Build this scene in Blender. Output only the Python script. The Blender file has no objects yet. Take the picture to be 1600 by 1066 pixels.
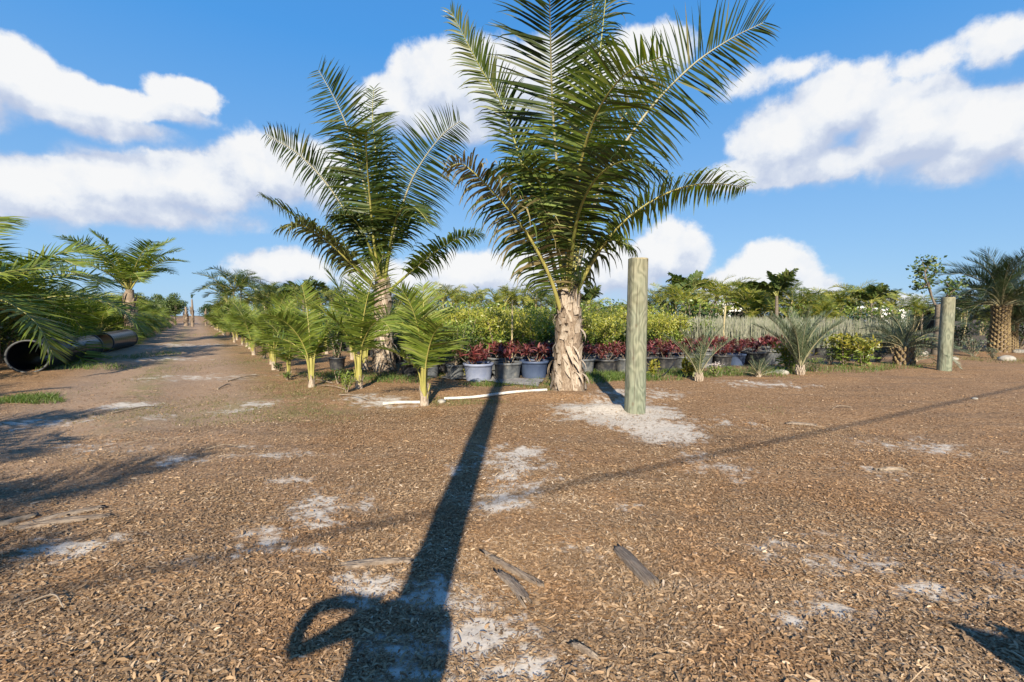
import bpy, math, random
import numpy as np
from mathutils import Vector, Matrix

SC = bpy.context.scene
COL = SC.collection
R = math.radians
SUN_EL, SUN_AZ = 28.0, 1.4            # elevation; shadows run this many degrees right of straight ahead
F, HC, PITCH = 720.0, 1.6, 3.18       # focal length in photo pixels, eye height, downward pitch

# ------------------------------------------------------------------ camera
cam = bpy.data.cameras.new("camera"); cam_o = bpy.data.objects.new("camera", cam); COL.objects.link(cam_o)
cam.sensor_width = 36; cam.lens = 36 * F / 1600; cam.clip_start = 0.05; cam.clip_end = 6000
cam_o.location = (0, 0, HC); cam_o.rotation_euler = (R(90 - PITCH), 0, 0)
SC.camera = cam_o

# ------------------------------------------------------------------ node helpers
class NT:
    def __init__(s, tree): s.t = tree; s.n = tree.nodes; s.l = tree.links
    def node(s, kind, **kw):
        n = s.n.new(kind)
        for k, v in kw.items(): setattr(n, k, v)
        return n
    def put(s, sock, v):
        if hasattr(v, 'is_output') or isinstance(v, bpy.types.NodeSocket): s.l.new(v, sock)
        elif v is not None: sock.default_value = v
    def math(s, op, a, b=None, c=None, clamp=False):
        n = s.node('ShaderNodeMath', operation=op); n.use_clamp = clamp
        s.put(n.inputs[0], a)
        if b is not None: s.put(n.inputs[1], b)
        if c is not None: s.put(n.inputs[2], c)
        return n.outputs[0]
    def vmath(s, op, a, b=None, out=0):
        n = s.node('ShaderNodeVectorMath', operation=op); s.put(n.inputs[0], a)
        if b is not None: s.put(n.inputs[1], b)
        return n.outputs[out]
    def mix(s, fac, a, b, blend='MIX'):
        n = s.node('ShaderNodeMix', data_type='RGBA', blend_type=blend)
        s.put(n.inputs[0], fac); s.put(n.inputs[6], a); s.put(n.inputs[7], b)
        return n.outputs[2]
    def ramp(s, fac, stops, interp='LINEAR'):
        n = s.node('ShaderNodeValToRGB'); n.color_ramp.interpolation = interp
        e = n.color_ramp.elements
        while len(e) > 1: e.remove(e[-1])
        e[0].position = stops[0][0]; e[0].color = (*stops[0][1], 1)
        for p, c in stops[1:]:
            x = e.new(p); x.color = (*c, 1)
        s.put(n.inputs[0], fac); return n.outputs[0]
    def rng(s, v, a, b, c=0.0, d=1.0, smooth=False):
        n = s.node('ShaderNodeMapRange'); n.clamp = True
        if smooth: n.interpolation_type = 'SMOOTHSTEP'
        s.put(n.inputs[0], v); n.inputs[1].default_value = a; n.inputs[2].default_value = b
        n.inputs[3].default_value = c; n.inputs[4].default_value = d; return n.outputs[0]
    def noise(s, vec, scale, detail=4, rough=0.5, dist=0.0, out=0, dim='3D'):
        n = s.node('ShaderNodeTexNoise'); n.noise_dimensions = dim
        s.put(n.inputs['Vector'], vec); n.inputs['Scale'].default_value = scale
        n.inputs['Detail'].default_value = detail; n.inputs['Roughness'].default_value = rough
        n.inputs['Distortion'].default_value = dist; return n.outputs[out]
    def mapping(s, vec, scale=(1, 1, 1), rot=(0, 0, 0), loc=(0, 0, 0)):
        n = s.node('ShaderNodeMapping'); s.put(n.inputs[0], vec)
        n.inputs[1].default_value = loc; n.inputs[2].default_value = rot; n.inputs[3].default_value = scale
        return n.outputs[0]

def ray(px, py):
    t = R(PITCH); cx = (px - 800) / F; cz = (533 - py) / F
    return (cx, math.cos(t) + cz * math.sin(t), -math.sin(t) + cz * math.cos(t))

# ------------------------------------------------------------------ world: physical sky and cumulus clouds by direction
SKY_STRENGTH = 0.095
def build_world():
    w = bpy.data.worlds.new("World"); SC.world = w; w.use_nodes = True
    q = NT(w.node_tree); q.n.clear()
    sky = q.node('ShaderNodeTexSky', sky_type='NISHITA'); sky.sun_disc = False
    sky.sun_elevation = R(SUN_EL); sky.sun_rotation = R(180 + SUN_AZ)
    sky.air_density = 1.0; sky.dust_density = 0.25; sky.ozone_density = 1.6; sky.altitude = 0
    tc = q.node('ShaderNodeTexCoord').outputs['Generated']
    sep = q.node('ShaderNodeSeparateXYZ'); q.put(sep.inputs[0], q.vmath('NORMALIZE', tc))
    az = q.math('ARCTAN2', sep.outputs[0], sep.outputs[1]); el = q.math('ARCSINE', sep.outputs[2])
    cmb = q.node('ShaderNodeCombineXYZ'); q.put(cmb.inputs[0], az); q.put(cmb.inputs[1], el)
    P = cmb.outputs[0]
    # billow warp
    wn = q.node('ShaderNodeTexNoise'); q.put(wn.inputs['Vector'], P); wn.inputs['Scale'].default_value = 15
    wn.inputs['Detail'].default_value = 7; wn.inputs['Roughness'].default_value = 0.58
    off = q.vmath('MULTIPLY', q.vmath('SUBTRACT', wn.outputs['Color'], (.5, .5, .5)), (.046, .046, 0))
    PW = q.vmath('ADD', P, off)
    blobs = [  # pixel centre, half sizes in photo, weight
        (15, 120, 100, 66, 1), (110, 155, 105, 48, 1), (200, 162, 80, 28, .85), (290, 145, 62, 32, 1), (-60, 150, 110, 52, 1), (130, 190, 150, 26, .8), (60, 150, 110, 46, 1), (270, 175, 80, 22, .7),
        (190, 285, 115, 62, 1), (60, 300, 130, 62, 1), (300, 290, 120, 62, .95), (420, 270, 90, 72, .95), (190, 325, 230, 38, .8), (-60, 300, 100, 70, 1), (500, 280, 60, 60, .8),
        (690, 135, 85, 80, 1), (625, 165, 75, 55, .95), (770, 140, 90, 90, 1), (860, 130, 90, 80, .9), (1010, 85, 80, 55, .95), (700, 190, 130, 45, .9), (950, 120, 90, 60, .9),
        (1310, 165, 95, 72, 1.15), (1235, 215, 110, 70, 1), (1420, 205, 125, 88, 1.15), (1545, 205, 120, 78, 1.15), (1640, 215, 100, 70, 1), (1240, 265, 190, 38, .9), (1500, 250, 150, 40, .8),
        (1560, 65, 85, 46, .50), (1450, 100, 80, 30, .42), (1240, 110, 60, 24, .35), (1170, 130, 60, 30, .3),
        (1205, 425, 85, 52, 1.05), (1150, 455, 80, 40, .9), (1255, 455, 60, 35, .9), (1045, 400, 70, 58, 1), (970, 425, 100, 50, .9), (860, 430, 110, 50, .85),
        (730, 430, 110, 42, .85), (440, 420, 80, 34, .8), (610, 440, 90, 40, .75), (1370, 475, 90, 22, .6),
    ]
    def angs(px, py):
        d = Vector(ray(px, py)).normalized(); return math.atan2(d.x, d.y), math.asin(d.z)
    def chain(V):
        field = None
        for (px, py, rx, ry, wgt) in blobs:
            a, e = angs(px, py); a2, _ = angs(px + rx, py); _, e2 = angs(px, py - ry)
            ra, re = abs(a2 - a) * 1.10, max(abs(e2 - e), .01) * 1.06
            v = q.vmath('MULTIPLY', q.vmath('SUBTRACT', V, (a, e, 0)), (1 / ra, 1 / re, 0))
            f = q.math('MULTIPLY_ADD', q.vmath('LENGTH', v, out=1), -wgt, wgt)
            if field is None: field = f
            else:
                n = q.node('ShaderNodeMath', operation='SMOOTH_MAX'); q.put(n.inputs[0], field); q.put(n.inputs[1], f); n.inputs[2].default_value = .2
                field = n.outputs[0]
        return field
    field = chain(PW); field_up = chain(q.vmath('ADD', PW, (-.006, .045, 0)))
    n1 = q.noise(P, 22, 10, .64); n1b = q.noise(q.vmath('ADD', P, (-.006, .014, 0)), 24, 5, .55)
    f2 = q.math('ADD', field, q.math('MULTIPLY', q.math('SUBTRACT', n1, .5), .50))
    rim = q.math('MULTIPLY', q.math('SUBTRACT', field, field_up), .95)    # billow tops face the light, bases are grey
    width = q.math('MULTIPLY_ADD', q.math('MULTIPLY', rim, -1.6, None, True), .45, .27)
    dn = q.math('DIVIDE', q.math('ADD', f2, .02), width, None, True)
    dens = q.rng(dn, 0, 1, 0, 1, smooth=True)
    core = q.rng(f2, .15, .9, 0, 1, smooth=True)
    lit = q.math('MULTIPLY', q.math('SUBTRACT', n1, n1b), 1.0)
    sh = q.math('ADD', q.math('ADD', lit, .43), rim, clamp=True)
    ccol = q.ramp(sh, [(0.05, (.56, .64, .82)), (.38, (.72, .78, .90)), (.62, (.90, .93, .98)), (.95, (1.0, 1.0, 1.0))])
    bg_s = q.node('ShaderNodeBackground'); bg_s.inputs[1].default_value = SKY_STRENGTH
    grad = q.ramp(sep.outputs[2], [(0, (.30, .53, .80)), (.14, (.225, .465, .80)), (.48, (.062, .315, .77)), (1, (.03, .17, .58))])
    grad = q.vmath('SCALE', grad); grad.node.inputs['Scale'].default_value = .565 / SKY_STRENGTH
    q.put(bg_s.inputs[0], q.mix(.88, sky.outputs[0], grad))
    bg_c = q.node('ShaderNodeBackground'); q.put(bg_c.inputs[0], ccol); bg_c.inputs[1].default_value = CLOUD
    mx = q.node('ShaderNodeMixShader'); q.put(mx.inputs[0], q.math('MULTIPLY', dens, .97))
    q.put(mx.inputs[1], bg_s.outputs[0]); q.put(mx.inputs[2], bg_c.outputs[0])
    out = q.node('ShaderNodeOutputWorld'); q.put(out.inputs[0], mx.outputs[0])
    w.cycles.sampling_method = 'MANUAL'; w.cycles.sample_map_resolution = 512
CLOUD = 0.51
build_world()

sun = bpy.data.lights.new("sun", 'SUN'); sun.energy = 5.0; sun.angle = R(0.6); sun.color = (1.0, .89, .71)
sun_o = bpy.data.objects.new("sun", sun); COL.objects.link(sun_o)
sd = Vector((math.sin(R(SUN_AZ)) * math.cos(R(SUN_EL)), math.cos(R(SUN_AZ)) * math.cos(R(SUN_EL)), -math.sin(R(SUN_EL))))
sun_o.rotation_euler = sd.to_track_quat('-Z', 'Y').to_euler(); sun_o.location = (0, -20, 20)
vs = SC.view_settings; vs.view_transform = 'Standard'; vs.look = 'None'; vs.exposure = 0.9; vs.gamma = 1; vs.use_curve_mapping = False
SC.cycles.max_bounces = 6; SC.cycles.transparent_max_bounces = 4; SC.cycles.caustics_reflective = False; SC.cycles.caustics_refractive = False

# ------------------------------------------------------------------ terrain functions
def vnoise(x, y, seed=0):
    x = np.asarray(x, float); y = np.asarray(y, float)
    xi = np.floor(x); yi = np.floor(y); xf = x - xi; yf = y - yi
    def h(a, b):
        v = np.sin(a * 127.1 + b * 311.7 + seed * 74.7) * 43758.5453
        return v - np.floor(v)
    u = xf * xf * (3 - 2 * xf); v = yf * yf * (3 - 2 * yf)
    return (h(xi, yi) * (1 - u) + h(xi + 1, yi) * u) * (1 - v) + (h(xi, yi + 1) * (1 - u) + h(xi + 1, yi + 1) * u) * v
def fbm(x, y, o=4, seed=0):
    s = 0; a = .5; t = 0
    for i in range(o): s = s + a * vnoise(x * 2 ** i, y * 2 ** i, seed + i * 13); t += a; a *= .5
    return s / t
def G0(px, py):                      # pixel of a ground point -> ground x, y
    d = ray(px, py); k = -HC / d[2]; return d[0] * k, d[1] * k
def pt(px, py, depth):               # world point seen at the pixel at that distance ahead
    d = ray(px, py); k = depth / d[1]; return Vector((d[0] * k, depth, HC + d[2] * k))
RD = np.array([math.sin(R(-34.5)), math.cos(R(-34.5))]); RN = np.array([math.cos(R(34.5)), math.sin(R(34.5))])   # track direction and its normal
E2 = np.array([.915, .404]); COR = np.array([-.7, 10.9])         # corner of the nursery block, direction of its right-hand edge
def H(x, y):
    x = np.asarray(x, float); y = np.asarray(y, float)
    z = (fbm(x * .35, y * .35, 3, 5) - .5) * .10 + (fbm(x * 1.6, y * 1.6, 3, 9) - .5) * .045
    z = z + .12 * np.exp(-((x - 1.6) ** 2 / .55 + (y - 7.75) ** 2 / .12)) * 0.9
    z = z + .11 * np.exp(-((x - .9) ** 2 / 2.2 + (y - 9.1) ** 2 / .16))
    z = z + .10 * np.exp(-((x + 1.2) ** 2 / 1.2 + (y - 9.6) ** 2 / .25))
    n = x * RN[0] + y * RN[1]; al = x * RD[0] + y * RD[1]
    z = z - .04 * np.exp(-((n + .1) ** 2) / .25) * np.clip((al - 4) / 6, 0, 1) - .04 * np.exp(-((n + 1.9) ** 2) / .25) * np.clip((al - 4) / 6, 0, 1)
    return z * np.exp(-(np.maximum(np.hypot(x, y) - 60, 0) / 30) ** 2)
def gz(x, y): return float(H(x, y))
SAND = [(800, 735, 75, 38, 1.0), (775, 790, 55, 26, .9), (500, 815, 85, 38, .85), (430, 862, 75, 18, .8), (975, 650, 105, 26, 1.6), (1035, 672, 62, 20, 1.5), (910, 638, 50, 12, 1.4), (985, 615, 70, 8, .9),
        (600, 915, 75, 26, 1.15), (690, 930, 90, 38, 1.05), (750, 990, 110, 34, 1.1), (840, 1035, 90, 26, 1.0), (640, 1010, 90, 26, .9), (560, 945, 40, 14, .9), (660, 1050, 110, 20, .8),
        (1330, 880, 95, 22, .85), (1480, 925, 95, 30, .85), (1300, 945, 55, 18, .75), (1230, 970, 40, 14, .7), (1430, 695, 70, 12, .7), (1370, 735, 50, 10, .55), (1240, 850, 60, 14, .5), (1570, 890, 60, 16, .6),
        (365, 642, 38, 6, .9), (405, 632, 30, 5, .8), (243, 652, 30, 6, .9), (275, 718, 45, 9, .9), (380, 695, 30, 5, .7), (437, 756, 38, 9, .9), (200, 633, 45, 6, .9), (420, 712, 60, 6, .5), (150, 700, 60, 8, .5),
        (600, 630, 45, 8, .9), (560, 622, 30, 5, .8), (1110, 725, 50, 14, .5), (890, 855, 35, 12, .5), (980, 790, 20, 8, .6), (330, 880, 80, 12, .45), (60, 660, 60, 8, .6), (300, 590, 60, 4, .6), (250, 560, 50, 3, .7), (290, 540, 60, 3, .5), (1190, 600, 50, 5, .6), (1545, 985, 40, 12, .5), (110, 860, 60, 14, .45), (1130, 660, 40, 6, .5)]
SANDW = []
for px, py, rx, ry, s in SAND:
    x, y = G0(px, py); x1, _ = G0(px + rx, py); _, ya = G0(px, py - ry); _, yb = G0(px, py + ry)
    SANDW.append((x, (ya + yb) / 2, x1 - x, (ya - yb) / 2, s * (.92 if s < 1.3 else 1.15)))
def sand(x, y):
    f = np.zeros_like(np.asarray(x, float)) - 1
    for cx, cy, rx, ry, s in SANDW:
        d = np.sqrt(((x - cx) / rx) ** 2 + ((y - cy) / ry) ** 2)
        f = np.maximum(f, (1.15 - d) * s)
    n = (fbm(x * 5, y * 5, 4, 31) - .5) * 1.5 + (fbm(x * 1.7, y * 1.7, 2, 77) - .5) * .6
    n = n + (fbm(x * 15, y * 22, 3, 61) - .5) * 1.7
    return np.clip((f + n) * 1.0 + .1, 0, 1)
def grassy(x, y):
    n = x * RN[0] + y * RN[1]; al = x * RD[0] + y * RD[1]
    f = np.exp(-((n + .95) ** 2) / .10) * np.clip((al - 6) / 6, 0, 1) * .75
    f = f + np.exp(-((n - 1.5) ** 2) / .35) * np.clip((al - 5.5) / 6, 0, 1) * .45 + np.exp(-((x + 4.2) ** 2 / 3.5 + (y - 8.2) ** 2 / 1.6)) * .55
    return np.clip(f * (.3 + 1.5 * fbm(x * 1.2, y * 1.2, 3, 50)) , 0, 1) * (fbm(x * 6, y * 6, 2, 8) > .42)
def blockmask(x, y):                # inside the nursery block (dark weed mat and soil)
    dx, dy = x - COR[0], y - COR[1]; det = RD[0] * E2[1] - RD[1] * E2[0]
    a = (dx * E2[1] - dy * E2[0]) / det; b = (RD[0] * dy - RD[1] * dx) / det
    return np.clip(np.minimum(a, b) * 2 + .5, 0, 1)

# ------------------------------------------------------------------ mesh helpers
def quads_mesh(name, V, Q, mats, mi=None, smooth=False, attrs=None):
    V = np.asarray(V, np.float32); Q = np.asarray(Q, np.int32)
    m = bpy.data.meshes.new(name); m.vertices.add(len(V)); m.vertices.foreach_set('co', V.ravel())
    m.loops.add(Q.size); m.loops.foreach_set('vertex_index', Q.ravel())
    m.polygons.add(len(Q)); m.polygons.foreach_set('loop_start', np.arange(len(Q), dtype=np.int32) * 4)
    m.polygons.foreach_set('loop_total', np.full(len(Q), 4, np.int32))
    for a in mats: m.materials.append(a)
    if mi is not None: m.polygons.foreach_set('material_index', np.asarray(mi, np.int32))
    if smooth: m.polygons.foreach_set('use_smooth', np.ones(len(Q), bool))
    if attrs:
        for k, v in attrs.items():
            a = m.attributes.new(k, 'FLOAT', 'POINT'); a.data.foreach_set('value', np.asarray(v, np.float32))
    m.update(); m.validate(); return m
class QB:                            # collects quad soup
    def __init__(s): s.V = []; s.Q = []; s.M = []; s.n = 0
    def add(s, V, Q, mi=0):
        V = np.asarray(V, float).reshape(-1, 3); Q = np.asarray(Q, int).reshape(-1, 4)
        s.V.append(V); s.Q.append(Q + s.n); s.M.append(np.full(len(Q), mi)); s.n += len(V)
    def mesh(s, name, mats, smooth=False):
        return quads_mesh(name, np.concatenate(s.V), np.concatenate(s.Q), mats, np.concatenate(s.M), smooth)
    def shift(s, d):
        s.V = [v + np.asarray(d) for v in s.V]; return s
    def tube(s, P, rad, sides=8, mi=0, cap=True):
        P = np.asarray([tuple(p) for p in P], float); n = len(P); rad = np.broadcast_to(rad, n)
        T = np.gradient(P, axis=0); T /= np.linalg.norm(T, axis=1)[:, None] + 1e-9
        ref = np.array([0, 0, 1.]) if abs(T[0][2]) < .9 else np.array([1., 0, 0])
        A = []; u = ref - T[0] * T[0].dot(ref); u /= np.linalg.norm(u)
        for t in T:
            u = u - t * t.dot(u); u /= np.linalg.norm(u) + 1e-9; A.append(u)
        A = np.array(A); B = np.cross(T, A); th = np.linspace(0, 2 * np.pi, sides, endpoint=False)
        V = P[:, None] + rad[:, None, None] * (A[:, None] * np.cos(th)[None, :, None] + B[:, None] * np.sin(th)[None, :, None])
        i = np.arange(n - 1)[:, None] * sides; j = np.arange(sides)[None]; k = (j + 1) % sides
        Q = np.stack([i + j, i + k, i + sides + k, i + sides + j], -1).reshape(-1, 4)
        s.add(V.reshape(-1, 3), Q, mi)
        if cap:
            for e, fl in ((0, True), (n - 1, False)):
                ring = V[e]; c = P[e]; W = np.vstack([ring, c[None]])
                q = [[a, (a + 1) % sides, (a + 2) % sides, sides] for a in range(0, sides, 2)]
                if fl: q = [x[::-1] for x in q]
                s.add(W, q, mi)
    def ribbon(s, P, W, wid, mi=0):
        P = np.asarray(P, float); n = len(P); wid = np.broadcast_to(wid, n); W = np.asarray(W, float)
        W = np.broadcast_to(W, (n, 3)); W = W / (np.linalg.norm(W, axis=1)[:, None] + 1e-9)
        V = np.empty((n, 2, 3)); V[:, 0] = P - W * wid[:, None] / 2; V[:, 1] = P + W * wid[:, None] / 2
        i = np.arange(n - 1) * 2; s.add(V.reshape(-1, 3), np.stack([i, i + 1, i + 3, i + 2], -1), mi)
    def box(s, c, h, mi=0, rz=0.0):
        cx, cy, cz = c; hx, hy, hz = h; ca, sa = math.cos(rz), math.sin(rz); V = []
        for sx in (-1, 1):
            for sy in (-1, 1):
                for sz in (-1, 1):
                    x, y = sx * hx, sy * hy; V.append((cx + x * ca - y * sa, cy + x * sa + y * ca, cz + sz * hz))
        s.add(V, [[0, 1, 3, 2], [4, 6, 7, 5], [0, 4, 5, 1], [2, 3, 7, 6], [0, 2, 6, 4], [1, 5, 7, 3]], mi)

def obj(name, mesh, parent=None, loc=None):
    o = bpy.data.objects.new(name, mesh); COL.objects.link(o)
    if parent is not None: o.parent = parent
    if loc is not None: o.location = loc
    return o
def tag(o, label, cat, group=None):
    o['label'] = label; o['category'] = cat
    if group: o['group'] = group
    return o
def thing(name, loc, label, cat, group=None, rz=0.0):
    o = obj(name, None, None, loc); o.rotation_euler.z = rz; o.empty_display_size = .2
    return tag(o, label, cat, group)
def copy_tree(o, parent=None):
    c = o.copy(); COL.objects.link(c); c.parent = parent
    for ch in o.children: copy_tree(ch, c)
    return c
first_used = set()
def place(proto, loc, rz, s, label, group=None, tilt=0.0):
    if proto.name in first_used: o = copy_tree(proto)
    else: first_used.add(proto.name); o = proto
    o.location = loc; o.rotation_euler = (tilt, 0, rz); o.scale = (s, s, s); o['label'] = label
    if group: o['group'] = group
    return o
def drop_unused(protos):
    for p in protos:
        if p.name not in first_used:
            for c in list(p.children_recursive): bpy.data.objects.remove(c)
            bpy.data.objects.remove(p)
ONES = 'nearest second third fourth fifth sixth seventh eighth ninth tenth eleventh twelfth thirteenth fourteenth fifteenth sixteenth seventeenth eighteenth nineteenth twentieth'.split()
def nth(i):
    if i < 20: return ONES[i]
    t = {2: 'twenty', 3: 'thirty', 4: 'forty', 5: 'fifty', 6: 'sixty'}[(i + 1) // 10]; u = (i + 1) % 10
    return t[:-1] + 'ieth' if u == 0 else t + '-' + 'first second third fourth fifth sixth seventh eighth ninth'.split()[u - 1]
def first(i): return 'first' if i == 0 else nth(i)

# ------------------------------------------------------------------ materials
def new_mat(name):
    m = bpy.data.materials.new(name); m.use_nodes = True; q = NT(m.node_tree)
    return m, q, q.n['Principled BSDF'], q.n['Material Output']
def leaf_mat(name, cols, rough=.42, trans=.28, spec=.5, tint=(1.25, 1.35, .5), streak=0.0):
    m, q, b, out = new_mat(name)
    geo = q.node('ShaderNodeNewGeometry'); oi = q.node('ShaderNodeObjectInfo')
    k = q.math('FRACT', q.math('ADD', geo.outputs['Random Per Island'], q.math('MULTIPLY', oi.outputs['Random'], .15)))
    c = q.ramp(k, [(i / max(1, len(cols) - 1), x) for i, x in enumerate(cols)])
    tc = q.node('ShaderNodeTexCoord').outputs['Object']
    nv = q.noise(tc, 9, 3); c = q.mix(q.rng(nv, .35, .7, 0, .35), c, (.10, .10, .03, 1))
    q.put(b.inputs['Base Color'], c); b.inputs['Roughness'].default_value = rough
    b.inputs['Specular IOR Level'].default_value = spec
    tr = q.node('ShaderNodeBsdfTranslucent'); q.put(tr.inputs[0], q.mix(1.0, c, (*tint, 1), 'MULTIPLY'))
    mx = q.node('ShaderNodeMixShader'); mx.inputs[0].default_value = trans
    q.put(mx.inputs[1], b.outputs[0]); q.put(mx.inputs[2], tr.outputs[0]); q.put(out.inputs[0], mx.outputs[0]); return m
def plain(name, cols, scale=8, rough=.8, stretch=(1, 1, 1), bump=.3, detail=5, spec=.3, metal=0):
    m, q, b, out = new_mat(name); tc = q.node('ShaderNodeTexCoord').outputs['Object']
    v = q.mapping(tc, stretch); n = q.noise(v, scale, detail, .6)
    q.put(b.inputs['Base Color'], q.ramp(n, [(.3 + .4 * i / max(1, len(cols) - 1), x) for i, x in enumerate(cols)]))
    b.inputs['Roughness'].default_value = rough; b.inputs['Specular IOR Level'].default_value = spec; b.inputs['Metallic'].default_value = metal
    if bump:
        bp = q.node('ShaderNodeBump'); bp.inputs['Strength'].default_value = bump; bp.inputs['Distance'].default_value = .02
        q.put(bp.inputs['Height'], n); q.put(b.inputs['Normal'], bp.outputs[0])
    return m
M = {}
M['coco'] = leaf_mat('coconut_leaf', [(.020, .046, .009), (.036, .072, .013), (.055, .095, .016), (.12, .145, .028), (.03, .058, .011)], .42, .26, .3)
M['coco_dark'] = leaf_mat('coconut_leaf_deep', [(.011, .028, .007), (.020, .044, .010), (.034, .062, .013)], .4, .2, .3)
M['coco_yellow'] = leaf_mat('coconut_leaf_yellowing', [(.10, .12, .03), (.15, .15, .04), (.06, .09, .02), (.20, .18, .06)], .45, .3)
M['coco_dry'] = leaf_mat('dry_leaflet', [(.26, .20, .09), (.32, .26, .13), (.20, .18, .07)], .7, .2, .2, (1, .9, .6))
M['coco_young'] = leaf_mat('young_coconut_leaf', [(.10, .16, .022), (.18, .24, .032), (.25, .28, .05), (.08, .14, .022)], .5, .34, .3)
M['rachis'] = plain('green_rachis', [(.20, .22, .05), (.30, .28, .08)], 3, .45, spec=.4, bump=.1)
M['rachis_y'] = plain('yellow_rachis', [(.24, .23, .06), (.38, .33, .10)], 3, .45, spec=.4, bump=.1)
M['rachis_b'] = plain('pale_rachis', [(.22, .20, .12), (.32, .30, .18)], 3, .5, spec=.4, bump=.1)
M['husk'] = plain('palm_husk_fibre', [(.10, .07, .05), (.24, .18, .13), (.38, .31, .24)], 9, .92, (6, 6, 1), .8)
M['husk_pale'] = plain('dead_sheath', [(.22, .17, .12), (.38, .31, .24), (.50, .43, .35)], 12, .85, (5, 5, 1), .5)
M['trunk_grey'] = plain('grey_bark', [(.10, .08, .06), (.22, .18, .14)], 10, .9, (1, 1, 4), .6)
M['date'] = leaf_mat('date_palm_leaf', [(.05, .075, .045), (.085, .115, .07), (.12, .15, .10)], .45, .15, .5, (1.1, 1.2, .8))
M['date_dark'] = leaf_mat('dark_date_leaf', [(.025, .05, .025), (.04, .075, .035), (.06, .09, .045)], .45, .15)
M['silver'] = leaf_mat('silver_palm_leaf', [(.085, .125, .065), (.13, .165, .095), (.06, .095, .05)], .45, .12, .5, (1, 1.1, .8))
M['areca'] = leaf_mat('areca_leaf', [(.09, .15, .025), (.19, .24, .035), (.31, .31, .05), (.42, .36, .05)], .42, .3)
M['banana'] = leaf_mat('broad_torn_leaf', [(.06, .10, .025), (.10, .15, .035), (.17, .18, .06)], .42, .3)
M['shrub'] = leaf_mat('shrub_leaf', [(.07, .13, .02), (.15, .22, .035), (.22, .29, .05), (.28, .34, .06)], .4, .3)
M['shrub_new'] = leaf_mat('shrub_new_growth', [(.25, .29, .045), (.38, .38, .06), (.48, .44, .08), (.18, .24, .04)], .4, .35)
M['dark_leaf'] = leaf_mat('dark_shrub_leaf', [(.02, .05, .015), (.04, .08, .02), (.06, .10, .03)], .4, .2)
M['tree_leaf'] = leaf_mat('tree_leaf', [(.04, .08, .022), (.07, .12, .03), (.11, .16, .04), (.14, .18, .055)], .5, .2)
M['red'] = leaf_mat('red_cordyline_leaf', [(.06, .012, .018), (.14, .022, .032), (.26, .05, .06), (.34, .12, .11), (.09, .035, .025)], .4, .25, .5, (1.2, .5, .6))
M['croton'] = leaf_mat('croton_leaf', [(.10, .14, .02), (.22, .22, .03), (.36, .30, .04), (.08, .12, .03)], .38, .25)
M['reed'] = leaf_mat('grey_reed', [(.22, .24, .16), (.32, .32, .25), (.42, .41, .33), (.15, .20, .09)], .6, .08, .3, (1, 1, .8))
M['grass'] = leaf_mat('grass_blade', [(.06, .12, .018), (.10, .17, .025), (.16, .20, .05)], .5, .3)
M['drygrass'] = leaf_mat('dry_grass_blade', [(.16, .15, .06), (.24, .20, .10), (.10, .13, .03)], .6, .2, .2)
M['flower'] = leaf_mat('pale_petal', [(.6, .5, .5), (.7, .66, .62)], .5, .3, .3, (1, 1, 1))
M['pot'] = plain('black_plastic_pot', [(.014, .016, .02), (.03, .032, .038), (.10, .095, .085)], 7, .5, bump=.1, spec=.5)
M['potgrey'] = plain('dusty_grey_pot', [(.05, .055, .065), (.11, .12, .13), (.22, .21, .19)], 6, .6, bump=.1, spec=.4)
M['potblue'] = plain('blue_plastic_pot', [(.04, .06, .12), (.07, .10, .17)], 5, .5, bump=.1, spec=.4)
M['potpale'] = plain('pale_blue_pot', [(.17, .20, .30), (.26, .29, .38)], 5, .5, bump=.1, spec=.4)
M['soil'] = plain('potting_soil', [(.03, .02, .012), (.08, .055, .035)], 30, .95, bump=.8)
M['pvc'] = plain('white_pipe', [(.34, .30, .25), (.58, .55, .50), (.66, .64, .60)], 5, .45, bump=.05, spec=.4)
M['blackpipe'] = plain('black_culvert_plastic', [(.005, .008, .014), (.009, .013, .022)], 4, .28, bump=.0, spec=.15)
M['pipe_lip'] = plain('scuffed_pipe_edge', [(.03, .033, .038), (.09, .095, .10)], 12, .5, bump=.1)
M['stick'] = plain('dry_stick', [(.16, .12, .08), (.32, .26, .20)], 14, .85, (1, 1, 1), .5)
M['bark'] = plain('weathered_bark', [(.10, .075, .055), (.20, .155, .12), (.30, .25, .20)], 10, .9, (1, 14, 1), 1.0)
M['dark_wood_and_shade'] = plain('dark_wood_and_shade', [(.03, .025, .02), (.07, .055, .045)], 10, .85, bump=.4)
M['cloth'] = plain('weed_mat_cloth', [(.14, .13, .125), (.30, .29, .28)], 7, .9, bump=.4)
M['white'] = plain('white_siding', [(.70, .70, .69), (.82, .82, .80)], 2, .7, bump=.05)
M['metal_roof'] = plain('grey_metal_roof', [(.30, .31, .33), (.42, .43, .44)], 2, .5, bump=.05)
M['rock'] = plain('limestone', [(.22, .20, .17), (.40, .37, .32)], 6, .9, bump=.9)
M['bamboo'] = plain('pale_cane', [(.35, .28, .14), (.5, .42, .24)], 6, .6, bump=.1)
M['cable'] = plain('black_cable', [(.02, .02, .02), (.03, .03, .03)], 5, .6, bump=0)
M['skin'] = plain('skin', [(.42, .26, .19), (.48, .30, .22)], 8, .55, bump=.05)
M['shirt'] = plain('blue_shirt_cloth', [(.06, .09, .16), (.09, .12, .2)], 20, .9, bump=.2)
M['hair'] = plain('dark_hair', [(.02, .015, .01), (.04, .03, .02)], 40, .6, (1, 1, .2), .5)

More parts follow.
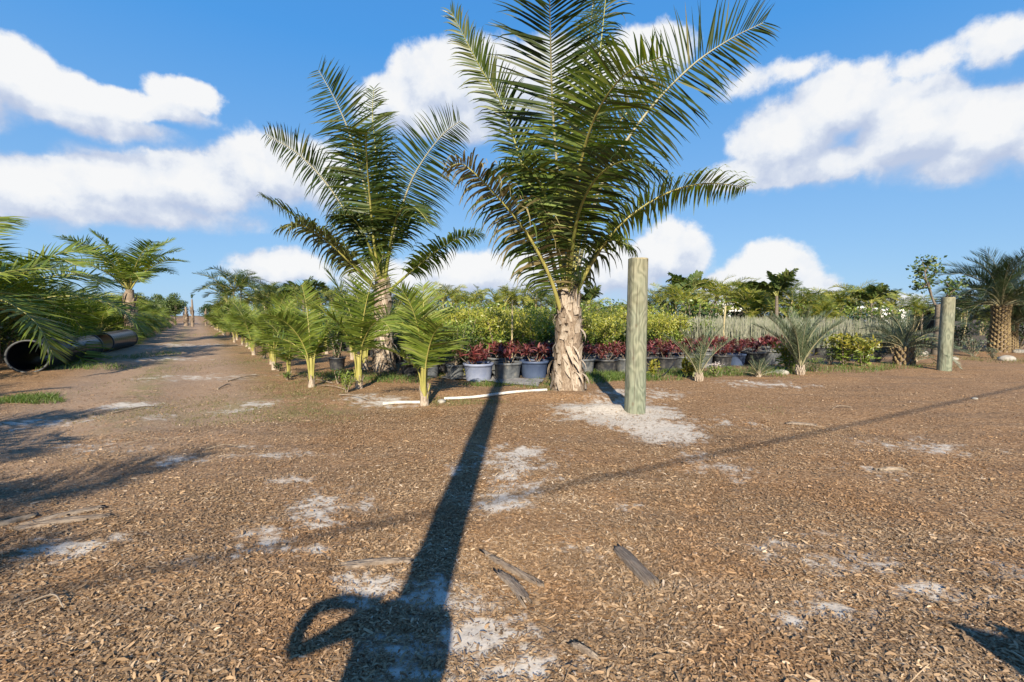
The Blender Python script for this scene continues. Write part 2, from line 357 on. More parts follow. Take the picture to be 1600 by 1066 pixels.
def wood_post_mat(name, seed):       # pressure-treated pine: greenish, with warped grain and knots
    m, q, b, out = new_mat(name); tc = q.node('ShaderNodeTexCoord').outputs['Object']
    p = q.mapping(tc, (1, 1, 1), (0, 0, 0), (seed, seed * 2, 0))
    wv = q.noise(q.mapping(p, (1.2, 1.2, .55)), 3.0, 2, .5)
    ring = q.math('SINE', q.math('MULTIPLY', q.math('ADD', wv, q.math('MULTIPLY', q.noise(p, 2.0, 1), .5)), 52.0))
    fine = q.noise(q.mapping(p, (30, 30, 1.2)), 3, 4, .6)
    g = q.math('ADD', q.math('MULTIPLY', ring, .11), q.math('ADD', q.math('MULTIPLY', fine, .8), .08))
    c1 = q.ramp(g, [(.2, (.09, .08, .045)), (.48, (.22, .205, .13)), (.75, (.33, .30, .20))])
    green = q.ramp(g, [(.2, (.07, .085, .055)), (.5, (.18, .20, .14)), (.75, (.27, .28, .20))])
    sep = q.node('ShaderNodeSeparateXYZ'); q.put(sep.inputs[0], tc)
    ck = q.noise(q.mapping(p, (26, 26, .5)), 1.6, 3, .6); crack = q.rng(ck, .41, .34, 0, .85)
    gm = q.math('ADD', q.rng(sep.outputs[2], 1.9, .8, 0, .7), q.rng(q.noise(p, 1.8, 3), .4, .7, 0, .6), clamp=True)
    c = q.mix(gm, c1, green)
    v = q.node('ShaderNodeTexVoronoi'); q.put(v.inputs['Vector'], q.mapping(p, (1, 1, .6))); v.inputs['Scale'].default_value = 3.2
    knot = q.rng(v.outputs['Distance'], .03, .09, .8, 0)
    c = q.mix(knot, c, (.10, .07, .035, 1)); c = q.mix(crack, c, (.07, .06, .035, 1)); c = q.mix(q.rng(q.noise(q.mapping(p, (3, 3, .6)), 4, 4), .5, .75, 0, .45), c, (.20, .185, .15, 1)); q.put(b.inputs['Base Color'], c); b.inputs['Roughness'].default_value = .8
    bp = q.node('ShaderNodeBump'); bp.inputs['Strength'].default_value = .5; bp.inputs['Distance'].default_value = .01
    q.put(bp.inputs['Height'], g); q.put(b.inputs['Normal'], bp.outputs[0]); return m

def chip_colors():
    return [(0, (.13, .078, .042)), (.15, (.21, .135, .075)), (.42, (.285, .185, .102)), (.70, (.345, .228, .13)), (.90, (.41, .285, .17)), (.97, (.50, .37, .24)), (1, (.58, .46, .34))]
def ground_mat():
    m, q, b, out = new_mat('mulch_ground'); tc = q.node('ShaderNodeTexCoord').outputs['Object']
    def at(n): x = q.node('ShaderNodeAttribute'); x.attribute_name = n; return x.outputs['Fac']
    warp = q.vmath('MULTIPLY', q.vmath('SUBTRACT', q.noise(tc, 3, 2, .5, 0, 1), (.5, .5, .5)), (.12, .12, 0))
    p = q.vmath('ADD', tc, warp); p = q.mapping(p, (1, 1, 0))
    def vor(rot, sc, st):
        v = q.node('ShaderNodeTexVoronoi'); q.put(v.inputs['Vector'], q.mapping(p, st, (0, 0, rot))); v.inputs['Scale'].default_value = sc; v.inputs['Randomness'].default_value = 1.0
        s = q.node('ShaderNodeSeparateColor'); q.put(s.inputs[0], v.outputs['Color']); return s.outputs[0], v.outputs['Distance']
    a, da = vor(.3, 26, (1, 3, 1)); c, dc = vor(-.9, 30, (1, 3, 1)); d, dd = vor(1.4, 24, (1, 3.4, 1))
    sel = q.rng(q.noise(tc, 17, 2), .46, .5); sel2 = q.rng(q.noise(q.vmath('ADD', tc, (7, 3, 0)), 14, 2), .5, .54)
    def mixf(f, x, y):
        n = q.node('ShaderNodeMix'); q.put(n.inputs[0], f); q.put(n.inputs[2], x); q.put(n.inputs[3], y); return n.outputs[0]
    k = mixf(sel2, mixf(sel, a, c), d); kd = mixf(sel2, mixf(sel, da, dc), dd)
    chips = q.ramp(k, chip_colors())
    chips = q.mix(1.0, chips, (1.1, .98, .86, 1), 'MULTIPLY')
    chips = q.mix(q.rng(kd, .45, .8, 0, .5), chips, (.09, .058, .038, 1))
    big = q.noise(tc, .55, 4, .55); chips = q.mix(q.rng(big, .40, .68, 0, .35), chips, q.mix(1, chips, (.62, .62, .66, 1), 'MULTIPLY'))
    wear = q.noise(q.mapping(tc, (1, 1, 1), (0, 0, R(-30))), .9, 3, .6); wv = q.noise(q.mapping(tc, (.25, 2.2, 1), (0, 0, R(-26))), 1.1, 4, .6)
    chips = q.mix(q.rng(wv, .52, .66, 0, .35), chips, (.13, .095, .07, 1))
    # compacted track: greyer, finer
    tr = q.ramp(q.noise(tc, 34, 6, .7), [(.3, (.17, .11, .072)), (.5, (.32, .225, .155)), (.7, (.46, .355, .265))])
    col = q.mix(q.math('MULTIPLY', at('track'), .75), chips, tr)
    gcol = q.ramp(q.noise(tc, 40, 4, .7), [(.3, (.09, .11, .03)), (.7, (.24, .22, .09))])
    col = q.mix(q.math('MULTIPLY', at('grassy'), .6), col, gcol)
    bl = q.ramp(q.noise(tc, 6, 6, .7), [(.35, (.05, .038, .028)), (.6, (.15, .12, .09)), (.8, (.20, .18, .12))])
    col = q.mix(at('bed'), col, bl)
    sn = q.noise(tc, 60, 4, .7)
    scol = q.ramp(q.noise(tc, 14, 6, .75), [(.28, (.29, .25, .205)), (.45, (.48, .435, .375)), (.7, (.62, .57, .50))])
    edge = q.math('ADD', at('sand'), q.math('MULTIPLY', q.math('SUBTRACT', q.noise(q.mapping(tc, (.7, 1.5, 1)), 20, 6, .8), .5), 2.6))
    sf = q.rng(edge, .22, .90)
    col = q.mix(q.math('MULTIPLY', sf, .9), col, scol)
    q.put(b.inputs['Base Color'], col); b.inputs['Roughness'].default_value = .95; b.inputs['Specular IOR Level'].default_value = .15
    hh = mixf(sf, q.math('ADD', q.math('MULTIPLY', k, .9), q.math('MULTIPLY', kd, -.6)), q.math('ADD', q.math('MULTIPLY', sn, .25), q.math('MULTIPLY', q.noise(tc, 14, 3), .5)))
    bp = q.node('ShaderNodeBump'); bp.inputs['Strength'].default_value = .5; bp.inputs['Distance'].default_value = .015
    q.put(bp.inputs['Height'], hh); q.put(b.inputs['Normal'], bp.outputs[0]); return m

# ------------------------------------------------------------------ ground sheet (polar grid, fine near the viewer)
rs = np.concatenate([[0.02], np.geomspace(.5, 60, 470), np.geomspace(66, 3000, 40)])
th = np.concatenate([np.radians(np.linspace(-75, 75, 620, endpoint=False)), np.radians(np.linspace(75, 285, 120, endpoint=False))])
X = rs[:, None] * np.sin(th)[None]; Y = rs[:, None] * np.cos(th)[None]; Z = H(X, Y)
ns = len(th); i = np.arange(len(rs) - 1)[:, None] * ns; j = np.arange(ns)[None]; k = (j + 1) % ns
Q = np.stack([i + j, i + ns + j, i + ns + k, i + k], -1).reshape(-1, 4)[:, ::-1]
xf, yf = X.ravel(), Y.ravel(); nn = xf * RN[0] + yf * RN[1]; al = xf * RD[0] + yf * RD[1]
trk = np.clip((2.3 - np.abs(nn + .8)) / .8, 0, 1) * np.clip((al - 3.5) / 5, 0, 1)
bed = np.maximum(blockmask(xf, yf), np.clip((-6.3 - nn) / .8, 0, 1) * np.clip((al - 5) / 4, 0, 1) * .6)
g = obj('ground', quads_mesh('ground', np.stack([xf, yf, Z.ravel()], -1), Q, [ground_mat()], None, True,
        {'sand': sand(xf, yf), 'track': trk, 'grassy': grassy(xf, yf), 'bed': bed})); g['kind'] = 'structure'

# ------------------------------------------------------------------ loose wood chips (nobody could count them)
def build_chips():
    rg = np.random.default_rng(4); pts = []
    for r0, r1, dens in ((1.4, 3.2, 21000), (3.2, 5, 13000), (5, 8, 6000), (8, 13, 1700), (13, 20, 550)):
        n = int((r1 ** 2 - r0 ** 2) * R(62) * dens); r = np.sqrt(rg.uniform(r0 ** 2, r1 ** 2, n)); t = rg.uniform(-R(62), R(62), n)
        pts.append(np.stack([r * np.sin(t), r * np.cos(t)], -1))
    P = np.concatenate(pts); x, y = P[:, 0], P[:, 1]
    s = sand(x, y); nn = x * RN[0] + y * RN[1]; al = x * RD[0] + y * RD[1]
    tr = np.clip((2.3 - np.abs(nn + .8)) / .8, 0, 1) * np.clip((al - 3.5) / 5, 0, 1)
    clump = np.clip(fbm(x * 2.2, y * 2.2, 3, 90) * 2.4 - .2, .45, 1)
    keep = rg.random(len(x)) < (1 - .86 * s) * (1 - .35 * tr) * (1 - .9 * blockmask(x, y)) * clump
    x, y = x[keep], y[keep]; n = len(x); z = H(x, y)
    L = rg.lognormal(math.log(.0145), .5, n).clip(.006, .06); W = (L * rg.uniform(.18, .45, n)).clip(.0035, .014); tw = rg.random(n) < .008; L = np.where(tw, L * rg.uniform(2, 5, n), L); W = np.where(tw, .004, W)
    a = rg.vonmises(.15, .7, n); tilt = rg.normal(0, .17, n); roll = rg.normal(0, .32, n)
    D = np.stack([np.cos(a) * np.cos(tilt), np.sin(a) * np.cos(tilt), np.sin(tilt)], -1)
    S = np.cross(np.array([0, 0, 1.]), D); S /= np.linalg.norm(S, axis=1)[:, None]; U = np.cross(D, S)
    S2 = S * np.cos(roll)[:, None] + U * np.sin(roll)[:, None]
    C = np.stack([x, y, z + .004 + np.abs(np.sin(tilt)) * L * .5 + np.abs(np.sin(roll)) * W * .5 + rg.uniform(0, .008, n)], -1)
    bend = (rg.uniform(-.12, .18, n) * L)[:, None] * U
    V = np.empty((n, 3, 2, 3)); ws = [rg.uniform(.3, .9, n), np.ones(n), rg.uniform(.2, .8, n)]
    for kk, u in enumerate((-.5, rg.uniform(-.1, .1, n), .5)):
        c = C + D * (np.broadcast_to(u, n) * L)[:, None] + (bend if kk == 1 else 0)
        hw = (W * ws[kk] / 2)[:, None] * S2; V[:, kk, 0] = c - hw; V[:, kk, 1] = c + hw
    b = np.arange(n)[:, None] * 6
    Q = np.concatenate([b + np.array([[0, 1, 3, 2]]), b + np.array([[2, 3, 5, 4]])])
    m, q, bs, out = new_mat('wood_chip'); geo = q.node('ShaderNodeNewGeometry')
    c = q.ramp(geo.outputs['Random Per Island'], chip_colors())
    tc = q.node('ShaderNodeTexCoord').outputs['Object']
    c = q.mix(q.rng(q.noise(tc, .55, 4, .55), .40, .68, 0, .35), c, q.mix(1, c, (.62, .62, .66, 1), 'MULTIPLY'))
    c = q.mix(q.rng(q.noise(tc, 1.1, 3), .5, .62, 0, .5), c, q.mix(1, c, (1.12, .92, .72, 1), 'MULTIPLY'))
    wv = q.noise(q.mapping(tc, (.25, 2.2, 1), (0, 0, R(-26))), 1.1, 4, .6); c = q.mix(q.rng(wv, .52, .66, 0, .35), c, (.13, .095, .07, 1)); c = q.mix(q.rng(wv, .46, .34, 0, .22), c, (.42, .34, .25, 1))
    q.put(bs.inputs['Base Color'], c); bs.inputs['Roughness'].default_value = .85; bs.inputs['Specular IOR Level'].default_value = .2
    o = obj('wood_chips', quads_mesh('wood_chips', V.reshape(-1, 3), Q, [m])); o['kind'] = 'stuff'
    tag(o, 'loose brown wood chip mulch scattered over the ground', 'mulch')
build_chips()

# ------------------------------------------------------------------ fronds
def catmull(C, n=40):
    C = np.asarray([tuple(c) for c in C], float); C = np.vstack([2 * C[0] - C[1], C, 2 * C[-1] - C[-2]]); out = []
    m = len(C) - 3
    for t in np.linspace(0, m - 1e-6, n):
        i = int(t); u = t - i; a, b, c, d = C[i:i + 4]
        out.append(.5 * (2 * b + (c - a) * u + (2 * a - 5 * b + 4 * c - d) * u * u + (3 * b - a - 3 * c + d) * u ** 3))
    return np.array(out)
PROF = ([0, .12, .4, .75, .93, 1], [.45, .8, 1, .78, .5, .3])
def frond(qb, C, n, leaf, wid, rng, roll=0.0, lift=.22, droop=.5, s0=.16, a0=72, a1=28, segs=4, mi=0, dry=None, drytip=0.0, hint=None, jit=1.0, prof=PROF, tp=1.3):
    P = catmull(C, 48); seg = np.linalg.norm(np.diff(P, axis=0), axis=1); ac = np.concatenate([[0], np.cumsum(seg)]); ac /= ac[-1]
    Tn = np.gradient(P, axis=0); Tn /= np.linalg.norm(Tn, axis=1)[:, None]
    t = np.linspace(0, 1, n); s = s0 + (1 - s0) * t
    pos = np.stack([np.interp(s, ac, P[:, k]) for k in range(3)], -1); T = np.stack([np.interp(s, ac, Tn[:, k]) for k in range(3)], -1); T /= np.linalg.norm(T, axis=1)[:, None]
    up = np.array([0, 0, 1.]) if hint is None else np.asarray(hint, float)
    N = up - T * (T @ up)[:, None]
    if hint is None:                 # keep the frame from flipping where the rachis is vertical
        out = P[-1] - P[0]; out[2] = 0; N = N + 1e-3 * -(out / (np.linalg.norm(out) + 1e-6)); N -= T * (T * N).sum(1)[:, None]
    N /= np.linalg.norm(N, axis=1)[:, None]; S = np.cross(T, N)
    cr, sr = math.cos(R(roll)), math.sin(R(roll)); S, N = S * cr + N * sr, N * cr - S * sr
    if dry is None: dry = mi
    for side in (-1, 1):
        pp = pos + T * (rng.random(n) * .4 * (1 - s0) / n * seg.sum())[:, None]
        a = np.radians(a0 + (a1 - a0) * t ** tp + rng.normal(0, 4 * jit, n)); b = lift + rng.normal(0, .12 * jit, n)
        D = T * np.cos(a)[:, None] + np.sin(a)[:, None] * (side * S * np.cos(b)[:, None] + N * np.sin(b)[:, None])
        L = leaf * np.interp(t, *prof) * rng.uniform(.86, 1.08, n); dr = droop * rng.uniform(.6, 1.4, n)
        br = rng.random(n) < .07 * jit; dr = np.where(br, dr * 2.6, dr); L = np.where(rng.random(n) < .05 * jit, L * rng.uniform(.3, .8, n), L)
        tw = rng.normal(.25, .3, n); c = pp.copy(); V = np.empty((n, segs + 1, 2, 3))
        ws = np.interp(np.linspace(0, 1, segs + 1), [0, .2, .6, 1], [.55, 1, .8, .06])
        ww = wid * rng.uniform(.8, 1.15, n) * np.interp(t, [0, .1, .8, 1], [.7, 1, .8, .5])
        for kx in range(segs + 1):
            W = T - D * (T * D).sum(1)[:, None]; W /= np.linalg.norm(W, axis=1)[:, None] + 1e-6; B = np.cross(D, W)
            W = W * np.cos(tw)[:, None] + B * np.sin(tw)[:, None]
            V[:, kx, 0] = c - W * (ww * ws[kx] / 2)[:, None]; V[:, kx, 1] = c + W * (ww * ws[kx] / 2)[:, None]
            c = c + D * (L / segs)[:, None]
            D = D + np.array([0, 0, -1.]) * (dr * (kx + .1) ** 1.5 / segs ** 1.5 * 1.55)[:, None]; D /= np.linalg.norm(D, axis=1)[:, None]
        base = np.arange(n)[:, None, None] * (segs + 1) * 2 + np.arange(segs)[None, :, None] * 2 + np.array([0, 1, 3, 2])[None, None]
        isdry = (rng.random(n) < drytip * (.3 + 1.4 * t))
        for flag, mm in ((False, mi), (True, dry)):
            sel = np.where(isdry == flag)[0]
            if len(sel): qb.add(V[sel].reshape(-1, 3), (np.arange(len(sel))[:, None, None] * (segs + 1) * 2 + np.arange(segs)[None, :, None] * 2 + np.array([0, 1, 3, 2])[None, None]).reshape(-1, 4), mm)
    return P
def arch(base, az, el, L, sag, n=5, twist=0.0):       # control points of an arching rachis
    P = [np.array(base, float)]; e = el; a = az
    for i in range(n):
        d = np.array([math.sin(a) * math.cos(e), math.cos(a) * math.cos(e), math.sin(e)]); P.append(P[-1] + d * L / n)
        e -= sag / n * (1 + .5 * i / n) ; a += twist / n
    return P

def husk_trunk(root, h, r0, r1, rng, nstrips=130, lean=(0, 0)):
    def axis(z): return np.array([lean[0] * z, lean[1] * z])
    def rad(z):
        u = z / h; return np.interp(u, [0, .06, .18, .45, .75, 1], [r0 * 1.12, r0, r0 * .88, r0 * .74, r0 * .70, r1])
    qb = QB(); rings = 44; sides = 28; V = []
    for i in range(rings):
        z = -.12 + (h + .12) * i / (rings - 1)
        for j in range(sides):
            a = 2 * math.pi * j / sides; rr = rad(max(z, 0)) * (1 + .07 * math.sin(a * 5 + z * 9) + rng.normal(0, .03)) * (1 + .05 * math.sin(z * 23 + a))
            c = axis(z); V.append((c[0] + rr * math.cos(a), c[1] + rr * math.sin(a), z))
    Q = [[i * sides + j, i * sides + (j + 1) % sides, (i + 1) * sides + (j + 1) % sides, (i + 1) * sides + j] for i in range(rings - 1) for j in range(sides)]
    qb.add(V, Q); obj('trunk', qb.mesh('trunk', [M['husk']], True), root)
    qb = QB()                         # old frond bases wrapping the trunk, peeling off
    for i in range(nstrips):
        u = (i + rng.random()) / nstrips; z = u ** 1.15 * h * .96; a = i * 2.4 + rng.normal(0, .25); low = 1 - u
        L = rng.uniform(.30, .62) * (1.0 if u < .9 else .7); wr = rng.uniform(.07, .17) * r0 / .34; slant = rng.choice([-1, 1]) * rng.uniform(.15, .8)
        flare = rng.uniform(.02, .10) + (.12 * rng.random() if rng.random() < .3 else 0); P = []; Ws = []
        for k in range(6):
            s = k / 5; zz = z + L * s * .75; aa = a + slant * s * .55
            rr = rad(min(zz, h)) * 1.03 + .012 + flare * s * s; c = axis(zz)
            P.append((c[0] + rr * math.cos(aa), c[1] + rr * math.sin(aa), zz - .35 * flare * s ** 3 * 3)); Ws.append((-math.sin(aa), math.cos(aa), -slant * .3))
        qb.ribbon(P, Ws, wr * np.array([1.0, 1.1, .95, .7, .42, .12]), int(rng.random() < .72))
        P2 = np.array(P); P2[:, :2] = (P2[:, :2] - axis(z)) * .965 + axis(z); qb.ribbon(P2, Ws, wr * np.array([1.0, 1.1, .95, .7, .42, .12]), 0)
    for i in range(26):               # ragged pieces hanging outwards and down
        z = rng.uniform(.25, .8) * h * (.65 if i % 3 else 1); a = rng.uniform(0, 6.28); L = rng.uniform(.18, .45); wr = rng.uniform(.04, .12); P = []; Ws = []
        for k in range(5):
            s = k / 4; rr = rad(z) + .02 + .16 * math.sin(s * 2.0) * L / .4; c = axis(z)
            P.append((c[0] + rr * math.cos(a + s * .3), c[1] + rr * math.sin(a + s * .3), z - L * s ** 1.3)); Ws.append((-math.sin(a), math.cos(a), .4 * s))
        qb.ribbon(P, Ws, wr * np.array([.7, 1, .9, .6, .1]), 1)
    obj('frond_bases', qb.mesh('frond_bases', [M['husk'], M['husk_pale']], True), root)

def rachis_tube(P, r0, r1, mat, parent, name='rachis'):
    qb = QB(); P = catmull(P, 26); u = np.linspace(0, 1, 26)
    qb.tube(P, r1 + (r0 - r1) * (1 - u) ** 1.3, 7); return obj(name, qb.mesh(name, [mat], True), parent)

def hero_palm(px, py, depth, base_z_px, specs, label, trunk_h, r0, seed, extra, leaf=1.05, n=84, lean=(0, 0)):
    rng = np.random.default_rng(seed); b = pt(px, py, depth); x, y = b.x, b.y; z = gz(x, y)
    root = thing('coconut_palm', (x, y, z), label, 'palm tree', 'two tall coconut palms at the block corner')
    husk_trunk(root, trunk_h, r0, r0 * .55, rng, lean=lean); o0 = np.array([x, y, z])
    for sp in specs:
        pts = [np.array(pt(a, c, depth + d)) - o0 for a, c, d in sp['p']]
        qb = QB(); ln = sp.get('leaf', 1.0) * leaf
        frond(qb, pts, int(n * 1.0 * sp.get('n', 1)), ln * 1.25, sp.get('wid', .054), rng, roll=sp.get('roll', 0), lift=sp.get('lift', .06), droop=sp.get('droop', .5) * .8, s0=sp.get('s0', .29),
              tp=2.0, a0=sp.get('a0', 86) + 4, a1=sp.get('a1', 50) + 14, segs=5, dry=1, drytip=sp.get('dry', .09), hint=sp.get('hint'))
        f = obj('frond', qb.mesh('frond', [M[sp.get('mat', 'coco')], M['coco_dry' if sp.get('dry', 0) > .2 else 'coco_yellow']]), root)
        rachis_tube(pts, .05, .007, M[sp.get('rac', 'rachis')], f)
    top = np.array([lean[0] * trunk_h, lean[1] * trunk_h, trunk_h - .1])
    for (az, el, L, sag, mat) in extra:
        pts = arch(top, R(az), R(el), L, R(sag)); qb = QB()
        frond(qb, pts, n, leaf, .05, rng, roll=rng.uniform(-25, 25), lift=.1, droop=.55, s0=.24, tp=2, a0=86, a1=55, segs=4, dry=1, drytip=.03)
        f = obj('frond', qb.mesh('frond', [M[mat], M['coco_yellow']]), root); rachis_tube(pts, .045, .007, M['rachis'], f)
    qb = QB()                         # young unopened spears and dead sheath fibre at the crown
    for i in range(3): qb.tube(arch(top, rng.uniform(0, 6), R(83), 2.2 - i * .4, .05, 4), [.035, .03, .025, .015, .005], 6, 0)
    obj('spear', qb.mesh('spear', [M['rachis_y']], True), root)
    return root
ray0 = 9.85
hero_palm(888, 612, 9.85, 0, [
    dict(p=[(885, 470, 0), (876, 330, -.15), (864, 180, -.5), (860, 60, -1.1), (858, -60, -2.0)], roll=6, leaf=1.15, droop=.25, mat='coco_dark', rac='rachis_b', a0=76, a1=34),
    dict(p=[(886, 480, 0), (889, 380, -.5), (903, 275, -1.2), (930, 182, -2.0), (975, 118, -2.7), (1035, 88, -3.2)], roll=14, leaf=1.0, droop=.4, mat='coco_young', rac='rachis_y', dry=.16, a0=80),
    dict(p=[(892, 470, 0), (935, 300, .3), (1000, 190, .3), (1075, 108, .2), (1140, 62, .1), (1192, 36, 0)], roll=68, leaf=1.08, droop=.22, mat='coco_dark', rac='rachis_b', a1=22),
    dict(p=[(893, 475, 0), (925, 410, -.3), (970, 350, -.5), (1035, 305, -.6), (1100, 287, -.6), (1165, 292, -.5)], roll=22, leaf=.62, droop=1.1, mat='coco_young', rac='rachis_y'),
    dict(p=[(880, 500, 0), (858, 430, -.5), (820, 360, -.9), (770, 300, -1.2), (725, 258, -1.4), (700, 262, -1.5)], roll=-12, leaf=.86, droop=1.25, mat='coco', rac='rachis_y', dry=.6, s0=.18),
    dict(p=[(880, 470, 0), (845, 340, .2), (812, 245, .3), (785, 165, .2), (750, 105, 0), (706, 20, -.2)], roll=-60, leaf=.62, droop=.6, mat='coco', rac='rachis', a0=50, a1=20),
    dict(p=[(890, 470, 0), (908, 300, .6), (928, 160, .9), (942, 40, 1.0), (950, -40, .9)], roll=75, leaf=.8, droop=.7, mat='coco_dark', rac='rachis'),
    dict(p=[(893, 490, 0), (908, 440, -.2), (930, 395, -.3), (955, 375, -.5), (985, 385, -.7)], roll=0, leaf=.85, droop=1.6, mat='coco', rac='rachis', s0=.3, n=.7),
    dict(p=[(890, 470, 0), (915, 330, .9), (950, 220, 1.3), (1000, 150, 1.4), (1030, 95, 1.3)], roll=50, leaf=.85, droop=.6, mat='coco_yellow', rac='rachis_y', dry=.25),
    dict(p=[(888, 470, 0), (893, 400, -.7), (905, 330, -1.5), (935, 275, -2.3), (985, 250, -3.0), (1040, 270, -3.4)], roll=10, leaf=.8, droop=1.3, mat='coco_dark', rac='rachis', n=.9),
    dict(p=[(884, 470, 0), (870, 380, -.4), (850, 300, -.8), (820, 260, -1.2), (780, 260, -1.6)], roll=-10, leaf=.8, droop=1.2, mat='coco', rac='rachis', n=.9),
    dict(p=[(888, 470, 0), (880, 300, .9), (905, 150, 1.6), (925, 20, 1.9), (930, -50, 2)], roll=10, leaf=1.0, droop=.4, mat='coco', rac='rachis_b'),
], 'tallest coconut palm, shaggy tan trunk, just left of the taller wooden post', 2.3, .34, 11,
    [], leaf=1.05, n=88, lean=(-.005, 0))
hero_palm(600, 582, 13.2, 0, [
    dict(p=[(598, 450, 0), (587, 400, -.5), (577, 300, -1.2), (572, 220, -2.2), (576, 205, -2.9)], roll=0, leaf=.95, droop=.45, mat='coco', rac='rachis_y', a0=78),
    dict(p=[(596, 450, 0), (578, 330, -.2), (551, 225, -.3), (528, 165, -.4), (498, 110, -.5)], roll=-55, leaf=1.05, droop=.15, mat='coco_dark', rac='rachis_b'),
    dict(p=[(595, 455, 0), (560, 370, .2), (520, 300, .2), (469, 243, .1), (416, 210, 0)], roll=-50, leaf=.8, droop=.55, mat='coco_dark', rac='rachis_b'),
    dict(p=[(594, 460, 0), (552, 410, -.2), (512, 372, -.3), (462, 338, -.4), (412, 307, -.4)], roll=-15, leaf=.75, droop=1.0, mat='coco', rac='rachis', dry=.08),
    dict(p=[(600, 450, 0), (610, 390, .2), (634, 305, .2), (658, 255, .1), (692, 210, 0), (718, 190, 0)], roll=58, leaf=1.05, droop=.3, mat='coco_dark', rac='rachis_b'),
    dict(p=[(602, 460, 0), (630, 435, -.2), (672, 400, -.3), (712, 374, -.3), (752, 364, -.3)], roll=15, leaf=.75, droop=.9, mat='coco_young', rac='rachis'),
    dict(p=[(598, 450, 0), (590, 330, .5), (587, 240, .8), (582, 180, .9), (584, 140, .8)], roll=70, leaf=.95, droop=.35, mat='coco', rac='rachis'),
    dict(p=[(594, 460, 0), (552, 415, -.8), (505, 372, -1.3), (466, 350, -1.7), (440, 356, -2.0)], roll=-8, leaf=.85, droop=1.1, mat='coco_yellow', rac='rachis_y', dry=.15),
    dict(p=[(600, 450, 0), (612, 370, -.6), (625, 330, -1.2), (648, 325, -1.8), (672, 350, -2.2)], roll=5, leaf=.85, droop=1.2, mat='coco', rac='rachis', n=.8),
    dict(p=[(597, 450, 0), (575, 380, -.5), (550, 340, -1), (520, 335, -1.4)], roll=-5, leaf=.85, droop=1.2, mat='coco_dark', rac='rachis', n=.8),
], 'second tall coconut palm, standing behind the young palms left of the tallest one', 2.7, .31, 23,
    [(10, 66, 4.4, 55, 'coco_dark')], leaf=1.0, n=80)

# ------------------------------------------------------------------ young coconut palms (three kinds, each copied)
def young_proto(seed, h, nf, spread, mat='coco_young'):
    rng = np.random.default_rng(seed); root = thing('young_coconut_palm', (0, 0, 0), '', 'young palm'); qs = QB()
    for i in range(nf):
        az = i * 2.4 + rng.normal(0, .3); u = i / (nf - 1); el = R(88 - spread * .62 * u + rng.normal(0, 3)); L = h * rng.uniform(.85, 1.15) * (1.08 - .12 * u)
        b0 = np.array([.03 * math.sin(az), .03 * math.cos(az), .02]); e1 = R(88 - 5 * u); b1 = b0 + .30 * L * np.array([math.sin(az) * math.cos(e1), math.cos(az) * math.cos(e1), math.sin(e1)])
        pts = [b0] + arch(b1, az, el - .1 * u, L * .66, R(34 + 50 * u + rng.normal(0, 8)), 5, rng.normal(0, .25))
        qb = QB(); frond(qb, pts, 46, h * .27, .043, rng, roll=rng.uniform(-30, 30), lift=.12, droop=.4, s0=.33, tp=1.6, a0=76, a1=38, segs=3, dry=1, drytip=.08)
        f = obj('frond', qb.mesh('frond', [M[mat], M['coco_yellow']]), root); rachis_tube(pts, .018, .004, M['rachis_y'], f)
    qs.tube([(0, 0, -.08), (0, 0, .08), (.01, 0, .35), (.012, .01, .72)], [.055, .062, .055, .042], 10)
    for i in range(3):
        a = rng.uniform(0, 6.28); qs.tube([(.04 * math.cos(a), .04 * math.sin(a), 0), (.07 * math.cos(a), .07 * math.sin(a), .15), (.11 * math.cos(a), .11 * math.sin(a), rng.uniform(.25, .45))], [.016, .014, .009], 6)
    qs.tube([(0, 0, -.06), (0, 0, .06), (.004, 0, .17)], [.085, .08, .062], 10, 1)
    for i in range(7): a = i * .9 + rng.normal(0, .2); qs.ribbon([(.07 * math.cos(a), .07 * math.sin(a), .0), (.075 * math.cos(a), .075 * math.sin(a), .18), (.12 * math.cos(a), .12 * math.sin(a), rng.uniform(.25, .42))], (-math.sin(a), math.cos(a), 0), [.07, .06, .015], 1)
    obj('stem', qs.mesh('stem', [M['rachis_y'], M['husk_pale']], True), root); return root
YP = [young_proto(3, 2.35, 6, 44), young_proto(5, 2.15, 5, 56), young_proto(8, 2.6, 5, 38)]
rr = random.Random(7)
GY = 'young coconut palms lining the right side of the track'
x, y = G0(663, 633); place(YP[1], (x, y, gz(x, y)), 2.6, .98, 'foremost young coconut palm, its stem crossing behind the white pipe', GY)
x, y = G0(561, 608); place(YP[2], (x, y, gz(x, y)), .6, 1.02, 'upright young coconut palm directly in front of the second tall palm', GY)
x, y = G0(487, 604); place(YP[0], (x, y, gz(x, y)), 1.2, .93, 'young coconut palm with cut stalk stubs nearest the track corner', GY)
al = 13.2; i = 0
while al < 78:
    n_ = 2.05 + rr.uniform(-.2, .2); p = RD * al + RN * n_; s = rr.uniform(.85, 1.06)
    place(YP[(i * 2 + 1) % 3], (p[0], p[1], gz(p[0], p[1])), rr.uniform(0, 6.28), s * rr.uniform(.74, 1.1), f'young coconut palm, {nth(i)} in line up the track beyond the cut-stalk palm', GY, rr.uniform(-.15, .15))
    al += 1.9 + rr.uniform(-.3, .5) + i * .03; i += 1
# second line behind
al = 13.5; i = 0
while al < 60:
    p = RD * al + RN * (4.2 + rr.uniform(-.4, .4)); place(YP[i % 3], (p[0], p[1], gz(p[0], p[1])), rr.uniform(0, 6.28), rr.uniform(.9, 1.15), f'young coconut palm, {nth(i)} of the inner line behind the track line', 'young coconut palms in the inner line')
    al += 3.2 + i * .12; i += 1

